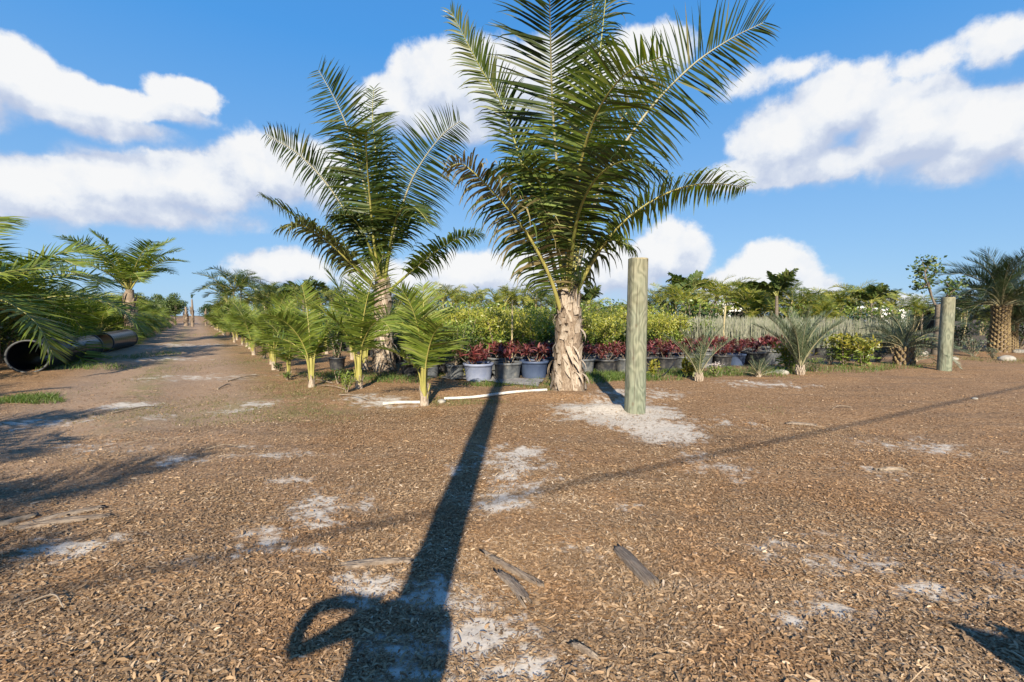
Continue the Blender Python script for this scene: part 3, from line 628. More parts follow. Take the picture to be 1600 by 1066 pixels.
# ------------------------------------------------------------------ mature palms left of the track
def palm_proto(seed, trunk, L, nf, mat, r=.2, cat='palm tree', sag=1.0, low=22):
    rng = np.random.default_rng(seed); root = thing('coconut_palm', (0, 0, 0), '', cat); qs = QB()
    qs.tube([(0, 0, -.1), (0, 0, .1), (.02, 0, trunk * .5), (.03, .02, trunk)], [r * 1.25, r * 1.1, r * .85, r * .6], 14)
    for i in range(34):
        z = rng.uniform(.02, 1) * trunk; a = rng.uniform(0, 6.28); P = [(r * .9 * math.cos(a + s * .5) * (1 + .25 * s), r * .9 * math.sin(a + s * .5) * (1 + .25 * s), z + .35 * s) for s in (0, .35, .7, 1)]
        qs.ribbon(P, [(-math.sin(a), math.cos(a), .2)] * 4, [.12, .12, .08, .02])
    obj('trunk', qs.mesh('trunk', [M['husk']], True), root)
    for i in range(nf):
        u = i / (nf - 1); az = i * 2.4 + rng.normal(0, .2); el = R(84 - (84 - low) * u + rng.normal(0, 5)); pts = arch((0, 0, trunk - .1), az, el, L * rng.uniform(.85, 1.08), R((70 + 45 * u) * sag), 5, rng.normal(0, .25))
        qb = QB(); frond(qb, pts, 66, L * .26, .055, rng, roll=rng.uniform(-30, 30), lift=.12, droop=.45, s0=.18, tp=1.8, a0=80, a1=40, segs=3, dry=1, drytip=.05)
        f = obj('frond', qb.mesh('frond', [M[mat], M['coco_yellow']]), root); rachis_tube(pts, .04, .006, M['rachis_y'], f)
    return root
LP = [palm_proto(31, .9, 3.6, 15, 'coco_young'), palm_proto(35, .7, 3.3, 12, 'coco_young'), palm_proto(39, 1.2, 3.9, 15, 'coco_young')]
GL = 'coconut palms lining the left side of the track'
al, i = 33.5, 0
while al < 95:
    n_ = -4.5 + rr.uniform(-.35, .35); p = RD * al + RN * n_
    place(LP[i % 3], (p[0], p[1], gz(p[0], p[1])), rr.uniform(0, 6.28), rr.uniform(.62, .85), f'coconut palm, {nth(i)} in the line left of the track past the black pipes', GL)
    al += 2.6 + i * .1; i += 1
al, i = 24, 0
while al < 80:
    p = RD * al + RN * (-9.5 + rr.uniform(-.6, .6)); place(LP[(i + 1) % 3], (p[0], p[1], 0), rr.uniform(0, 6.28), rr.uniform(.9, 1.15), f'coconut palm, {nth(i)} of the farther line left of the track', 'coconut palms in the farther line left')
    al += 4.4 + i * .1; i += 1
x, y = -15.0, 11.6; place(LP[2], (x, y, 0), 2.2, 1.25, 'coconut palm at the left edge arching fronds over the black pipe', GL)
x, y = -17.6, 15.4; place(LP[0], (x, y, 0), 4.0, 1.4, 'coconut palm at the left edge just behind the black pipe mouth', GL)
TP = palm_proto(45, 2.5, 3.4, 13, 'coco_young', .26, sag=.62, low=40)
x, y = pt(205, 520, 26).x, 26; place(TP, (x, y, 0), 5.2, 1.22, 'taller coconut palm above the far end of the black pipes, skyward spear', GL)
for k, (x, y, s, lab) in enumerate(((-20.5, 16.8, 1.15, 'coconut palm rising above the middle of the nearest black pipe'), (-23.8, 20.5, 1.1, 'coconut palm rising above the joint between the black pipes'), (-21.5, 15.5, 1.45, 'tall coconut palm at the left edge, farthest behind the pipe mouth'))):
    place(LP[(k + 1) % 3], (x, y, 0), k * 1.7, s, lab, GL)
LEFTCL = [(-17.0, 13.2, .85), (-19.6, 16.2, .95), (-22.4, 19.6, .95), (-24.4, 23.0, .9), (-26.6, 27.0, .9), (-29.5, 32.0, .95), (-33.0, 38.5, .95), (-37.5, 46.0, 1.0)]
# palms just outside the frame on the left, whose shadows reach across the track
for k, (x, y, s) in enumerate(((-4.9, -3.0, .95), (-5.8, -1.3, .95), (-6.6, 1.0, .75), (-8.4, 2.4, .8), (-11.0, 5.0, .8))):
    place(LP[k % 3], (x, y, 0), 1.3 * k, s, f'coconut palm, {first(k)} of five casting frond shadows over the near left ground', 'coconut palms beside the near left ground')

# ------------------------------------------------------------------ leafy shrubs
def leaf_cloud(qb, pts, size, rng, mi=0, asp=.42, upb=.35):
    pts = np.asarray(pts); n = len(pts); D = rng.normal(size=(n, 3)); D[:, 2] = D[:, 2] * .6 + upb; D /= np.linalg.norm(D, axis=1)[:, None]
    A = np.cross(D, rng.normal(size=(n, 3))); A /= np.linalg.norm(A, axis=1)[:, None]; L = size * rng.uniform(.6, 1.25, n)
    N = np.cross(D, A); V = np.empty((n, 6, 3))
    for k, (u, w, c) in enumerate(((0, -.12, 0), (0, .12, 0), (.5, -1, .12), (.5, 1, .12), (1, -.1, 0), (1, .1, 0))):
        V[:, k] = pts + D * (u * L)[:, None] + A * (w * L * asp / 2)[:, None] + N * (c * L)[:, None]
    b = np.arange(n)[:, None] * 6; qb.add(V.reshape(-1, 3), np.concatenate([b + np.array([[0, 1, 3, 2]]), b + np.array([[2, 3, 5, 4]])]), mi)
def shrub_mesh(seed, h, r, n, size, m1, m2, top=.72, stems=9, asp=.42, rise=1.0):
    rng = np.random.default_rng(seed); qb = QB(); P = []
    for s in range(stems):
        a = rng.uniform(0, 6.28); rr_ = r * rng.uniform(.1, .9); hh = h * rng.uniform(.78, 1.0); tip = np.array([rr_ * math.cos(a), rr_ * math.sin(a), hh])
        c = [(tip[0] * .15, tip[1] * .15, 0), (tip[0] * .5, tip[1] * .5, hh * .45), tuple(tip)]; qb.tube(c, [.014, .010, .004], 5, 2)
        m = n // stems; u = rng.beta(2.2, 1.2, m) * rise + (1 - rise) * rng.random(m)
        line = np.array(c[0])[None] * ((1 - u) ** 2)[:, None] + 2 * np.array(c[1])[None] * (u * (1 - u))[:, None] + tip[None] * (u ** 2)[:, None]
        P.append(line + rng.normal(size=(m, 3)) * np.array([r * .22, r * .22, h * .04]) * (.5 + .7 * u)[:, None])
    P = np.concatenate(P); P[:, 2] = np.abs(P[:, 2]) + .02; t = P[:, 2] / h + rng.normal(0, .08, len(P)); new = t > top
    leaf_cloud(qb, P[~new], size, rng, 0, asp); leaf_cloud(qb, P[new], size, rng, 1, asp, .8)
    return qb.mesh('foliage', [M[m1], M[m2], M['stick']])
def pot_mesh(r, h, mat):
    qb = QB(); prof = [(r * .80, 0), (r * .86, h * .3), (r * .95, h * .85), (r * .96, h * .86), (r * 1.03, h * .87), (r * 1.03, h), (r * .97, h), (r * .95, h * .9)]; sd = 24
    V = [(p * math.cos(2 * math.pi * j / sd), p * math.sin(2 * math.pi * j / sd), z) for p, z in prof for j in range(sd)]
    Q = [[i * sd + j, i * sd + (j + 1) % sd, (i + 1) * sd + (j + 1) % sd, (i + 1) * sd + j] for i in range(len(prof) - 1) for j in range(sd)]
    rgp = np.random.default_rng(int(r * 1000) + len(mat)); V = [(x * (1 + .03 * math.sin(2 * math.atan2(y, x) + r * 40)), y, z) for x, y, z in V]
    qb.add(V, Q); c = [(0, 0, h * .9)]; W = V[-sd:] + c; qb.add(W, [[a, (a + 1) % sd, (a + 2) % sd, sd] for a in range(0, sd, 2)], 1)
    return qb.mesh('pot', [M[mat], M['soil']])
def potted(name, pot, fol, cat, soil_h):
    root = thing(name, (0, 0, 0), '', cat); obj('pot', pot, root); f = obj('foliage', fol, root); f.location.z = soil_h; return root
fol_y = [shrub_mesh(s, 1.40, .60, 1300, .11, 'shrub', 'shrub_new', .55, 11) for s in (1, 2, 3)]
fol_g = [shrub_mesh(s, 1.2, .55, 850, .105, 'dark_leaf', 'shrub', .70) for s in (4, 5)]
PT = [pot_mesh(.27, .40, 'pot'), pot_mesh(.27, .40, 'potgrey')]
SH = [potted('potted_shrub', PT[0], f, 'potted shrub', .34) for f in fol_y + fol_g]
def red_mesh(seed, h=.42):
    rng = np.random.default_rng(seed); qb = QB()
    for s in range(7):
        bx, by = rng.normal(0, .15, 2); bz = rng.uniform(.08, .32) * h / .5
        qb.tube([(bx * .4, by * .4, 0), (bx, by, bz)], [.008, .006], 5, 1)
        for i in range(24):
            pts = catmull(arch((bx, by, bz + i * .004), rng.uniform(0, 6.28), R(rng.uniform(5, 80)), rng.uniform(.15, .26), R(rng.uniform(30, 80)), 3), 5)
            az = math.atan2(pts[-1][0] - bx, pts[-1][1] - by); qb.ribbon(pts, (math.cos(az), -math.sin(az), rng.normal(0, .3)), [.012, .036, .044, .028, .004], 0)
    return qb.mesh('foliage', [M['red'], M['stick']])
redm = [red_mesh(1), red_mesh(2), red_mesh(3)]
BP = [pot_mesh(.35, .43, m) for m in ('pot', 'potgrey', 'potpale', 'potblue')]
RC = [potted('red_leaved_potted_plant', BP[k % 3], redm[k], 'potted plant', .36) for k in range(3)] + [potted('red_leaved_potted_plant', BP[3], redm[0], 'potted plant', .36)]
COLS = ['black', 'grey', 'pale blue', 'blue']
seq = [2, 1, 3, 0, 1, 0, 1, 0, 0, 1, 1, 0, 3, 0, 1, 0]
for i, c in enumerate(seq):
    p = COR + E2 * (.15 + i * .74) + RD * (.45 + rr.uniform(-.08, .08)); x, y = p
    where = 'left of tallest palm' if x < 1.2 else ('left of taller post' if x / y < .26 else 'right of taller post')
    place(RC[c], (x, y, gz(x, y) - .02), rr.uniform(0, 6), rr.uniform(.86, 1.08), f'red-leaved plant in a {COLS[c]} pot, {first(i)} in the front row, {where}', 'red-leaved potted plants in the front row')
for i in range(17):
    p = COR + E2 * (.5 + i * .76) + RD * (1.3 + rr.uniform(-.08, .08)); x, y = p
    place(RC[i % 2], (x, y, gz(x, y)), rr.uniform(0, 6), rr.uniform(.95, 1.12), 'red-leaved potted plant standing in the row behind the front pots', 'red-leaved potted plants in the second row', rr.uniform(-.05, .05))
# field of yellow-green shrubs
GF = 'yellow-green shrubs massed in the nursery block'
cnt = 0
for a in range(15):
    for b in range(16):
        aa = 1.95 + a * (1.0 + a * .022); bb = .55 + b * .98 + (a % 2) * .45
        if bb > 9.5 + a * .25 and aa < 12: continue
        p = COR + RD * aa + E2 * bb + np.array([rr.uniform(-.15, .15), rr.uniform(-.15, .15)])
        s = rr.uniform(.88, 1.08) * (.93 if a < 1 else 1.0)
        place(SH[cnt % 3] if a > 0 or b % 3 else SH[3], (p[0], p[1], gz(p[0], p[1])), rr.uniform(0, 6.28), s, 'yellow-green leafy shrub in the massed block behind the red plants', GF); cnt += 1
# darker shrubs in pots along the track side of the block
for i in range(12):
    p = COR + RD * (1.0 + i * 1.15) + E2 * (-.05 + rr.uniform(-.1, .1)); place(SH[3 + i % 2], (p[0], p[1], gz(p[0], p[1])), rr.uniform(0, 6), rr.uniform(.75, .9),
        f'dark green shrub in a black pot, {nth(i)} from the corner along the track side', 'dark green potted shrubs on the track side')

# grey-green reedy plants
def reed_mesh(seed):
    rng = np.random.default_rng(seed); qb = QB()
    for i in range(75):
        a = rng.uniform(0, 6.28); r = rng.uniform(0, .4); x, y = r * math.cos(a), r * math.sin(a); h = rng.uniform(.75, 1.25); lx, ly = rng.normal(0, .09, 2)
        P = [(x, y, 0), (x + lx * .5, y + ly * .5, h * .5), (x + lx, y + ly, h)]; w = rng.uniform(0, 3.14)
        qb.ribbon(P, (math.cos(w), math.sin(w), 0), [.024, .022, .010]); qb.ribbon(P, (-math.sin(w), math.cos(w), 0), [.024, .022, .010])
    leaf_cloud(qb, rng.normal(size=(30, 3)) * [.25, .25, .1] + [0, 0, .25], .09, rng, 1)
    return qb.mesh('foliage', [M['reed'], M['shrub']])
RM = [potted('reedy_potted_plant', PT[0], reed_mesh(s), 'potted plant', .30) for s in (1, 2)]
c = 0
for a in range(9):
    for b in range(15):
        p = COR + RD * (1.9 + a * .95) + E2 * (9.2 + b * .82 + a * .25); place(RM[c % 2], (p[0], p[1], gz(p[0], p[1])), rr.uniform(0, 6), rr.uniform(.88, 1.08), 'grey-green reedy plant in the block right of the yellow-green shrubs', 'grey reedy plants in the right-hand block'); c += 1

# croton and mixed shrubs on the right
CR = [tag(obj('croton_plant', shrub_mesh(41, .85, .55, 620, .15, 'shrub', 'croton', .55, 9, .36)), '', 'croton')]
for k, (px, py, s, lab) in enumerate(((1232, 578, .95, 'yellow-green croton growing left of the silvery feathery palm'), (1318, 572, 1.15, 'larger yellow-green croton right of the silvery feathery palm'), (1348, 574, 1.0, 'yellow-green croton left of the small stout date palm'))):
    x, y = G0(px, py); place(CR[0], (x, y, gz(x, y)), k * 2, s, lab, 'yellow-green crotons right of the post')
BS = [tag(obj('bush', shrub_mesh(51, .7, .55, 600, .07, 'date', 'date', .9, 12)), '', 'bush'), tag(obj('bush', shrub_mesh(52, .8, .6, 650, .08, 'dark_leaf', 'shrub', .8, 12)), '', 'bush')]
for k, (px, py, s, v, lab) in enumerate(((1295, 570, .8, 0, 'low grey-green bush between two yellow-green crotons'), (1370, 566, .8, 0, 'grey-green bush beside the small stout date palm'), (1520, 556, 1.1, 0, 'soft grey-green bush right of the shorter post'), (1552, 560, .6, 0, 'small grey-green bush left of the thick-trunked date palms'),
        (1435, 558, 1.0, 1, 'dark green bush just left of the shorter post'), (1500, 545, 1.5, 1, 'dark green bush behind the shorter post'), (1550, 538, 1.7, 1, 'big dark bush behind the thick-trunked date palms'), (1590, 545, 1.8, 1, 'dark bush at the right edge behind the date palms'),
        (1400, 545, 1.3, 1, 'dark bush behind the small stout date palm'), (1340, 548, 1.2, 1, 'dark green bush behind the crotons'), (1255, 582, .55, 0, 'tiny grey-green bush at the silvery palm foot'), (1275, 580, .5, 1, 'tiny dark bush right of the silvery palm foot'))):
    x, y = G0(px, py); place(BS[v], (x, y, gz(x, y)), k, s, lab, 'mixed bushes right of the posts')

# ------------------------------------------------------------------ feather palms of the date kind
def date_proto(name, seed, trunk, r, L, nf, mat, el0=85, el1=20, sag=50, diamond=False, leafk=.16, n=56, cat='date palm', bias=0.0):
    rng = np.random.default_rng(seed); root = thing(name, (0, 0, 0), '', cat); qs = QB()
    qs.tube([(0, 0, -.05), (0, 0, trunk * .3), (0, 0, trunk * .7), (0, 0, trunk)], [r * 1.1, r, r * .85, r * .95], 16)
    rows = max(3, int(trunk / .10))
    for i in range(rows):
        for j in range(9):
            a = (j + .5 * (i % 2)) * 2 * math.pi / 9; z = trunk * (i + .3) / rows; rr_ = r * np.interp(z / trunk, [0, .3, .7, 1], [1.1, 1, .85, .95])
            P = [(rr_ * k_ * math.cos(a), rr_ * k_ * math.sin(a), z + dz) for k_, dz in ((.96, 0), (1.06, .07), (1.17, .13))]
            qs.tube(P, [.045 * r / .22, .040 * r / .22, .02 * r / .22], 6, 1)
    obj('trunk', qs.mesh('trunk', [M['husk'], M['bootgold'] if diamond else M['husk_pale']], False), root)
    for i in range(nf):
        u = i / (nf - 1); az = i * 2.4 + rng.normal(0, .2); el = R(el0 - (el0 - el1) * u + rng.normal(0, 4))
        pts = arch((0, 0, trunk - .03), az, el, L * rng.uniform(.85, 1.1), R(sag * rng.uniform(.7, 1.3)), 4)
        pts = [q_ + np.array([-bias, 0, 0]) * (k_ / 4) ** 1.6 * L for k_, q_ in enumerate(pts)]
        qb = QB(); frond(qb, pts, n, L * leafk, .018 if L < 2 else .024, rng, roll=rng.uniform(-15, 15), lift=.5, droop=.06, s0=.14, a0=50, a1=25, segs=2, jit=1.3)
        f = obj('frond', qb.mesh('frond', [M[mat]]), root)
        if L < 9: rachis_tube(pts, .016, .003, M['rachis_b'], f)
    return root
M['bootgold'] = plain('golden_frond_base', [(.09, .065, .04), (.20, .145, .075), (.36, .27, .12)], 9, .7, bump=.3)
D1 = date_proto('silver_date_palm', 61, .22, .10, 1.85, 17, 'silver', 87, 58, 36, leafk=.2, n=64, cat='palm')
x, y = G0(1250, 584); place(D1, (x, y, gz(x, y)), .7, .95, 'silvery feathery palm with upright fronds between the two wooden posts')
D2 = date_proto('cycad_palm', 62, .15, .09, 1.45, 7, 'silver', 86, 58, 36, leafk=.2, n=48, cat='palm')
x, y = G0(1092, 596); place(D2, (x, y, gz(x, y)), 3.9, .9, 'small silvery feather palm with two long fronds right of the taller post')
D3 = date_proto('small_date_palm', 63, .55, .24, 1.7, 26, 'date', 70, 8, 62, True, .2, cat='date palm')
x, y = G0(1412, 571); place(D3, (x, y, gz(x, y)), 2, .98, 'small stout date palm with golden base left of the shorter post')
D4 = date_proto('date_palm', 64, 2.0, .29, 3.0, 62, 'date_dark', 84, 8, 75, True, .25, n=64, cat='date palm', bias=.22)
x, y = G0(1560, 551); place(D4, (x, y, gz(x, y)), 1, 1.0, 'thick-trunked date palm with golden diamond bark near the right edge')
x, y = G0(1592, 548); o = copy_tree(D4); o.location = (x + .2, y + .5, gz(x, y)); o.rotation_euler.z = .6; o.scale = (.62,) * 3; o['label'] = 'shorter date palm partly hidden behind the thick-trunked one'
x, y = G0(1440, 556); o = copy_tree(D3); o.location = (x, y + 1.2, gz(x, y)); o.rotation_euler.z = 4; o.scale = (.85,) * 3; o['label'] = 'small date palm directly behind the shorter wooden post'
D5 = date_proto('saw_palmetto', 65, .06, .05, .5, 15, 'date', 80, 20, 20, leafk=.35, n=14, cat='small palm')
for px, py, lab in ((1185, 590, 'tiny palm seedling on the bare ground right of the white flowers'), (1430, 566, 'tiny palm seedling left of the shorter post')):
    x, y = G0(px, py); place(D5, (x, y, gz(x, y)), px, 1.0, lab, 'tiny palm seedlings')

# ------------------------------------------------------------------ background palms and trees
def clump_proto(seed, h, nf, mat, canes=5, n=30, cat='palm clump'):
    rng = np.random.default_rng(seed); root = thing('areca_palm_clump', (0, 0, 0), '', cat); qc = QB(); ql = QB()
    for c in range(canes):
        a = rng.uniform(0, 6.28); r = rng.uniform(.1, .5); top = np.array([r * 1.8 * math.cos(a), r * 1.8 * math.sin(a), h * rng.uniform(.35, .6)])
        qc.tube([(r * math.cos(a), r * math.sin(a), 0), tuple(top * [.8, .8, .5]), tuple(top)], [.05, .045, .035], 6)
        for i in range(nf):
            pts = arch(top, rng.uniform(0, 6.28), R(rng.uniform(25, 82)), h * rng.uniform(.42, .58), R(rng.uniform(70, 110)), 4)
            frond(ql, pts, n, h * .11, .045, rng, roll=rng.uniform(-30, 30), lift=.3, droop=.3, s0=.2, segs=2); ql.tube(catmull(pts, 8), np.linspace(.02, .004, 8), 4, 1, cap=False)
    obj('cane', qc.mesh('cane', [M['bamboo']], True), root); obj('crown', ql.mesh('crown', [M[mat], M['rachis_y']]), root); return root
AR = [clump_proto(71, 4.2, 8, 'areca'), clump_proto(72, 3.9, 8, 'areca', 6), clump_proto(73, 4.4, 8, 'coco', 5)]
def at_depth(px, d): return (px - 800) / F * d, d
bandA = [(1040, 34, 1.0, 0), (1075, 30, .95, 0), (1108, 33, .95, 1), (1140, 30, 1.12, 0), (1165, 27, 1.0, 1), (1190, 29, 1.08, 0), (1225, 28, .95, 2), (1250, 31, 1.05, 1), (1290, 33, 1.0, 0), (1325, 32, 1.05, 1), (1350, 34, 1.05, 0), (1385, 38, .95, 2), (905, 42, .95, 2), (935, 38, .85, 1), (975, 44, .85, 0), (1010, 46, .9, 2),
         (700, 40, 1.15, 0), (735, 36, 1.05, 0), (770, 42, 1.15, 1), (805, 38, 1.05, 0), (840, 40, 1.1, 2), (870, 44, 1.1, 0), (660, 38, 1.0, 1), (630, 44, 1.1, 2), (520, 44, 1.15, 2), (490, 40, 1.1, 0), (455, 46, 1.3, 2), (425, 50, 1.4, 2), (400, 55, 1.3, 0), (545, 38, 1.0, 1), (580, 46, 1.1, 0),
         (1180, 38, 1.1, 2), (1275, 26, .7, 1), (1420, 45, 1.0, 1), (1500, 34, .8, 2), (1530, 37, .75, 1), (1580, 36, .9, 2), (365, 60, 1.2, 1), (350, 70, 1.1, 2), (370, 42, 1.55, 2), (440, 52, 1.4, 0)]
side = lambda px: 'left of the second tall palm' if px < 600 else ('between the two tall palms' if px < 888 else ('between the tallest palm and the taller post' if px < 995 else ('right of the taller post' if px < 1478 else 'right of the shorter post')))
cn = {}
for k, (px, d, s, v) in enumerate(sorted(bandA)):
    x, y = at_depth(px, d); w = side(px); cn[w] = cn.get(w, -1) + 1
    place(AR[v], (x, y, 0), rr.uniform(0, 6.28), s * rr.uniform(.92, 1.05), f'arching palm clump, {first(cn[w])} from the left {w}', 'background palm clumps beyond the nursery block')
for k, (x, y, s) in enumerate(LEFTCL): place(AR[(0, 2, 1)[k % 3]], (x, y, 0), k * 1.3, s, f'leafy palm clump, {nth(k)} behind the palm line left of the track', 'palm clumps behind the left palm line')
# broad-leaved, banana-like palms standing above the band
def banana_proto(seed, h, nf):
    rng = np.random.default_rng(seed); root = thing('traveller_palm', (0, 0, 0), '', 'palm tree'); q1 = QB(); q1.tube([(0, 0, 0), (.03, 0, h * .3), (.0, 0, h * .62)], [.13, .10, .07], 10)
    obj('trunk', q1.mesh('trunk', [M['trunk_grey']], True), root)
    for i in range(nf):
        az = (math.pi / 2 if i % 2 else -math.pi / 2) + rng.normal(0, .6); pts = arch((0, 0, h * .6), az, R(rng.uniform(48, 90)), h * rng.uniform(.36, .56), R(rng.uniform(40, 130)), 5)
        qb = QB(); frond(qb, pts, 17, h * .125, h * .055, rng, roll=rng.uniform(-60, 60), lift=.1, droop=.9, s0=.25, a0=75, a1=45, segs=3, jit=1.6)
        qb.tube(catmull(pts, 10), np.linspace(.035, .008, 10), 5, 1, cap=False); obj('frond', qb.mesh('frond', [M['banana'], M['rachis']]), root)
    return root
BN = [banana_proto(81, 4.2, 8), banana_proto(82, 4.6, 13)]
for px, d, s, v, lab in ((1212, 25, 1.02, 0, 'broad-leaved palm with torn drooping leaves above the hedge right of the taller post'), (1360, 30, .92, 0, 'broad-leaved palm leaning its long leaves right, above the grey reeds'),
                         (1075, 32, 1.05, 1, 'scrappy pale broad-leaved palm just right of the taller post'), (920, 34, .95, 0, 'dark broad-leaved palm behind the tallest palm trunk'), (475, 34, 1.0, 1, 'dark spiky-crowned palm behind the young palm line')):
    x, y = at_depth(px, d); place(BN[v], (x, y, 0), .4 * math.sin(px), s, lab, 'broad-leaved palms above the background band')
def tree_proto(seed, h, w, lobes, n, size, mat='tree_leaf'):
    rng = np.random.default_rng(seed); root = thing('broadleaf_tree', (0, 0, 0), '', 'tree'); q1 = QB(); q1.tube([(0, 0, -.1), (.05, 0, h * .3), (0, .05, h * .6)], [h * .035, h * .027, h * .016], 8); ql = QB()
    for i in range(lobes):
        a = rng.uniform(0, 6.28); r = w * .5 * rng.uniform(.1, .8); c = np.array([r * math.cos(a), r * math.sin(a), h * rng.uniform(.42, .85)]); q1.tube([(0, 0, h * .3), tuple(c * [.5, .5, .8]), tuple(c)], [h * .015, h * .01, h * .004], 5)
        sz = w * rng.uniform(.14, .24); p = rng.normal(size=(n // lobes, 3)); p /= np.linalg.norm(p, axis=1)[:, None]; p *= (rng.random(len(p)) ** .4)[:, None] * sz * [1, 1, .75]; leaf_cloud(ql, c + p, size, rng, 0, .6)
    obj('trunk', q1.mesh('trunk', [M['trunk_grey']], True), root); obj('crown', ql.mesh('crown', [M[mat]]), root); return root
TR = [tree_proto(91, 5, 5.5, 16, 3400, .24), tree_proto(92, 6, 5, 18, 3600, .24), tree_proto(93, 4.2, 6, 14, 3000, .24, 'dark_leaf')]
tl = [(px, rr.uniform(75, 110), rr.uniform(.8, 1.05)) for px in range(330, 1700, 42)] + [(px, rr.uniform(80, 120), rr.uniform(.8, 1.0)) for px in range(-100, 300, 45)]
tl += [(px_, 72 + (px_ % 3) * 6, 1.1) for px_ in (150, 172, 195, 214, 232, 248, 262, 274)]
tl += [(1455, 62, .62), (1490, 60, .68), (1435, 70, .7), (1400, 66, .6), (1545, 58, .65)]
for k, (px, d, s) in enumerate(sorted(tl)):
    x, y = at_depth(px, d); place(TR[k % 3], (x, y, 0), rr.uniform(0, 6.28), s * (.55 + .45 * d / 110), f'distant broadleaf tree, {first(k)} from the left along the far tree line', 'far tree line trees')
# filler hedge masses beyond the block
for k, px in enumerate(range(640, 1400, 50)):
    x, y = at_depth(px, 27 + (k % 3) * 1.6); place(BS[1], (x, y, 0), k, rr.uniform(2.5, 3.1), f'dark green bush, {first(k)} from the left along the back of the block', 'dark bushes along the back of the block')
# left side undergrowth
for k in range(26):
    al = 19 + k * 2.4; p = RD * (al + 4) + RN * (-6.2 + rr.uniform(-.7, .7)); place(BS[k % 2], (p[0], p[1], 0), k, rr.uniform(1.7, 2.6), f'leafy bush, {nth(k)} under the palms left of the track', 'bushes under the palms left of the track')
for k, (x, y, s) in enumerate(((-15.2, 12.2, 2.2), (-17.2, 15.4, 2.4), (-19.2, 17.6, 2.3), (-13.6, 9.6, 2.0))):
    place(BS[k % 2], (x, y, 0), k, s, f'leafy bush behind the black pipes, {first(k)} of four', 'bushes behind the black pipes')
# bare topped trunks where the track ends
def dead_trunk(px, d, h, r, label, grp='dead palm trunks at the end of the track'):
    rng = np.random.default_rng(int(px)); x, y = at_depth(px, d); root = thing('dead_palm_trunk', (x, y, 0), label, 'dead palm', grp); q1 = QB()
    q1.tube([(0, 0, 0), (.1, 0, h * .5), (.05, 0, h)], [r * 1.4, r, r * .6], 9)
    for i in range(40):
        a = rng.uniform(0, 6.28); z = rng.uniform(.1, .9) * h * .75; q1.ribbon([(r * math.cos(a), r * math.sin(a), z), (r * 1.6 * math.cos(a), r * 1.6 * math.sin(a), z + .35), (r * 2.2 * math.cos(a), r * 2.2 * math.sin(a), z + .5)], (-math.sin(a), math.cos(a), 0), [.3, .2, .05])
    obj('trunk', q1.mesh('trunk', [M['husk']], False), root); q2 = QB()
    for i in range(3): frond(q2, arch((.05, 0, h), rng.uniform(0, 6), R(80), h * .22, R(60), 3), 10, h * .06, .12, rng, segs=2)
    obj('crown', q2.mesh('crown', [M['dark_leaf']]), root)
dead_trunk(301, 66, 3.9, .15, 'tallest bare palm trunk where the track ends'); dead_trunk(291, 70, 2.9, .22, 'shaggy bare trunk left of the tallest one at the track end'); dead_trunk(322, 72, 2.7, .09, 'thin bare trunk right of the tallest one at the track end')

# sparse-leaved tree behind the shorter post
def sparse_tree():
    rng = np.random.default_rng(6); d = 19.0; x, y = at_depth(1466, d); root = thing('sparse_tree', (x, y, 0), 'sparse small-leaved tree with thin crooked limbs behind the shorter post', 'tree'); q1 = QB(); ql = QB()
    q1.tube([(0, 0, -.05), (.02, 0, .9), (.0, 0, 1.75), (-.05, 0, 2.05)], [.21, .16, .14, .10], 12)
    o0 = np.array([x, y, 0.])
    limbs = [[(1462, 478), (1455, 462), (1448, 440), (1444, 420), (1440, 405)], [(1455, 462), (1452, 440), (1462, 425), (1468, 420)], [(1470, 478), (1480, 462), (1495, 450), (1503, 436)], [(1448, 445), (1436, 452), (1432, 440)], [(1480, 462), (1488, 458), (1478, 440)], [(1445, 425), (1452, 412), (1455, 406)], [(1448, 440), (1438, 428), (1434, 418)]]
    for L in limbs:
        P = catmull([np.array(pt(a, b, d + rng.normal(0, .12))) - o0 for a, b in L], 14); q1.tube(P, np.linspace(.045, .010, 14), 6)
        for t in range(5, 14):
            m = 9; leaf_cloud(ql, P[t] + rng.normal(size=(m, 3)) * .10, .15, rng, 0, .65)
    obj('trunk', q1.mesh('trunk', [M['trunk_grey']], True), root); obj('crown', ql.mesh('crown', [M['tree_leaf']]), root)
sparse_tree()

# ------------------------------------------------------------------ wooden posts
def wooden_post(px, py, h, r, lean, label, seed):
    x, y = G0(px, py); z = gz(x, y); qb = QB(); sd = 32; rg = np.random.default_rng(seed); lob = rg.normal(0, .012, 6)
    zs = list(np.linspace(-.25, h, 26)); V = []
    for zz in zs:
        for j in range(sd):
            a = 2 * math.pi * j / sd; rr_ = r * (1 - .07 * zz / h) * (1 + sum(lob[k] * math.sin((k + 2) * a + k) for k in range(6)) + .006 * math.sin(zz * 5 + a))
            V.append((rr_ * math.cos(a) + lean * zz, rr_ * math.sin(a), zz + (.012 * math.sin(a * 2 + 1) if zz == zs[-1] else 0)))
    n = len(zs); Q = [[i * sd + j, i * sd + (j + 1) % sd, (i + 1) * sd + (j + 1) % sd, (i + 1) * sd + j] for i in range(n - 1) for j in range(sd)]
    qb.add(V, Q, 0); top = V[-sd:]; ins = [(lean * h + (p[0] - lean * h) * .94, p[1] * .94, h + .012) for p in top]
    qb.add(top + ins, [[j, (j + 1) % sd, sd + (j + 1) % sd, sd + j] for j in range(sd)], 1); qb.add(ins + [(lean * h, 0, h + .016)], [[a, (a + 1) % sd, (a + 2) % sd, sd] for a in range(0, sd, 2)], 1)
    m = qb.mesh('wooden_post', [wood_post_mat('treated_pine', seed), M['rachis_end']]); 
    m.polygons.foreach_set('use_smooth', [p.material_index == 0 for p in m.polygons])
    o = obj('wooden_post', m, None, (x, y, z)); tag(o, label, 'post', 'round wooden posts'); return o
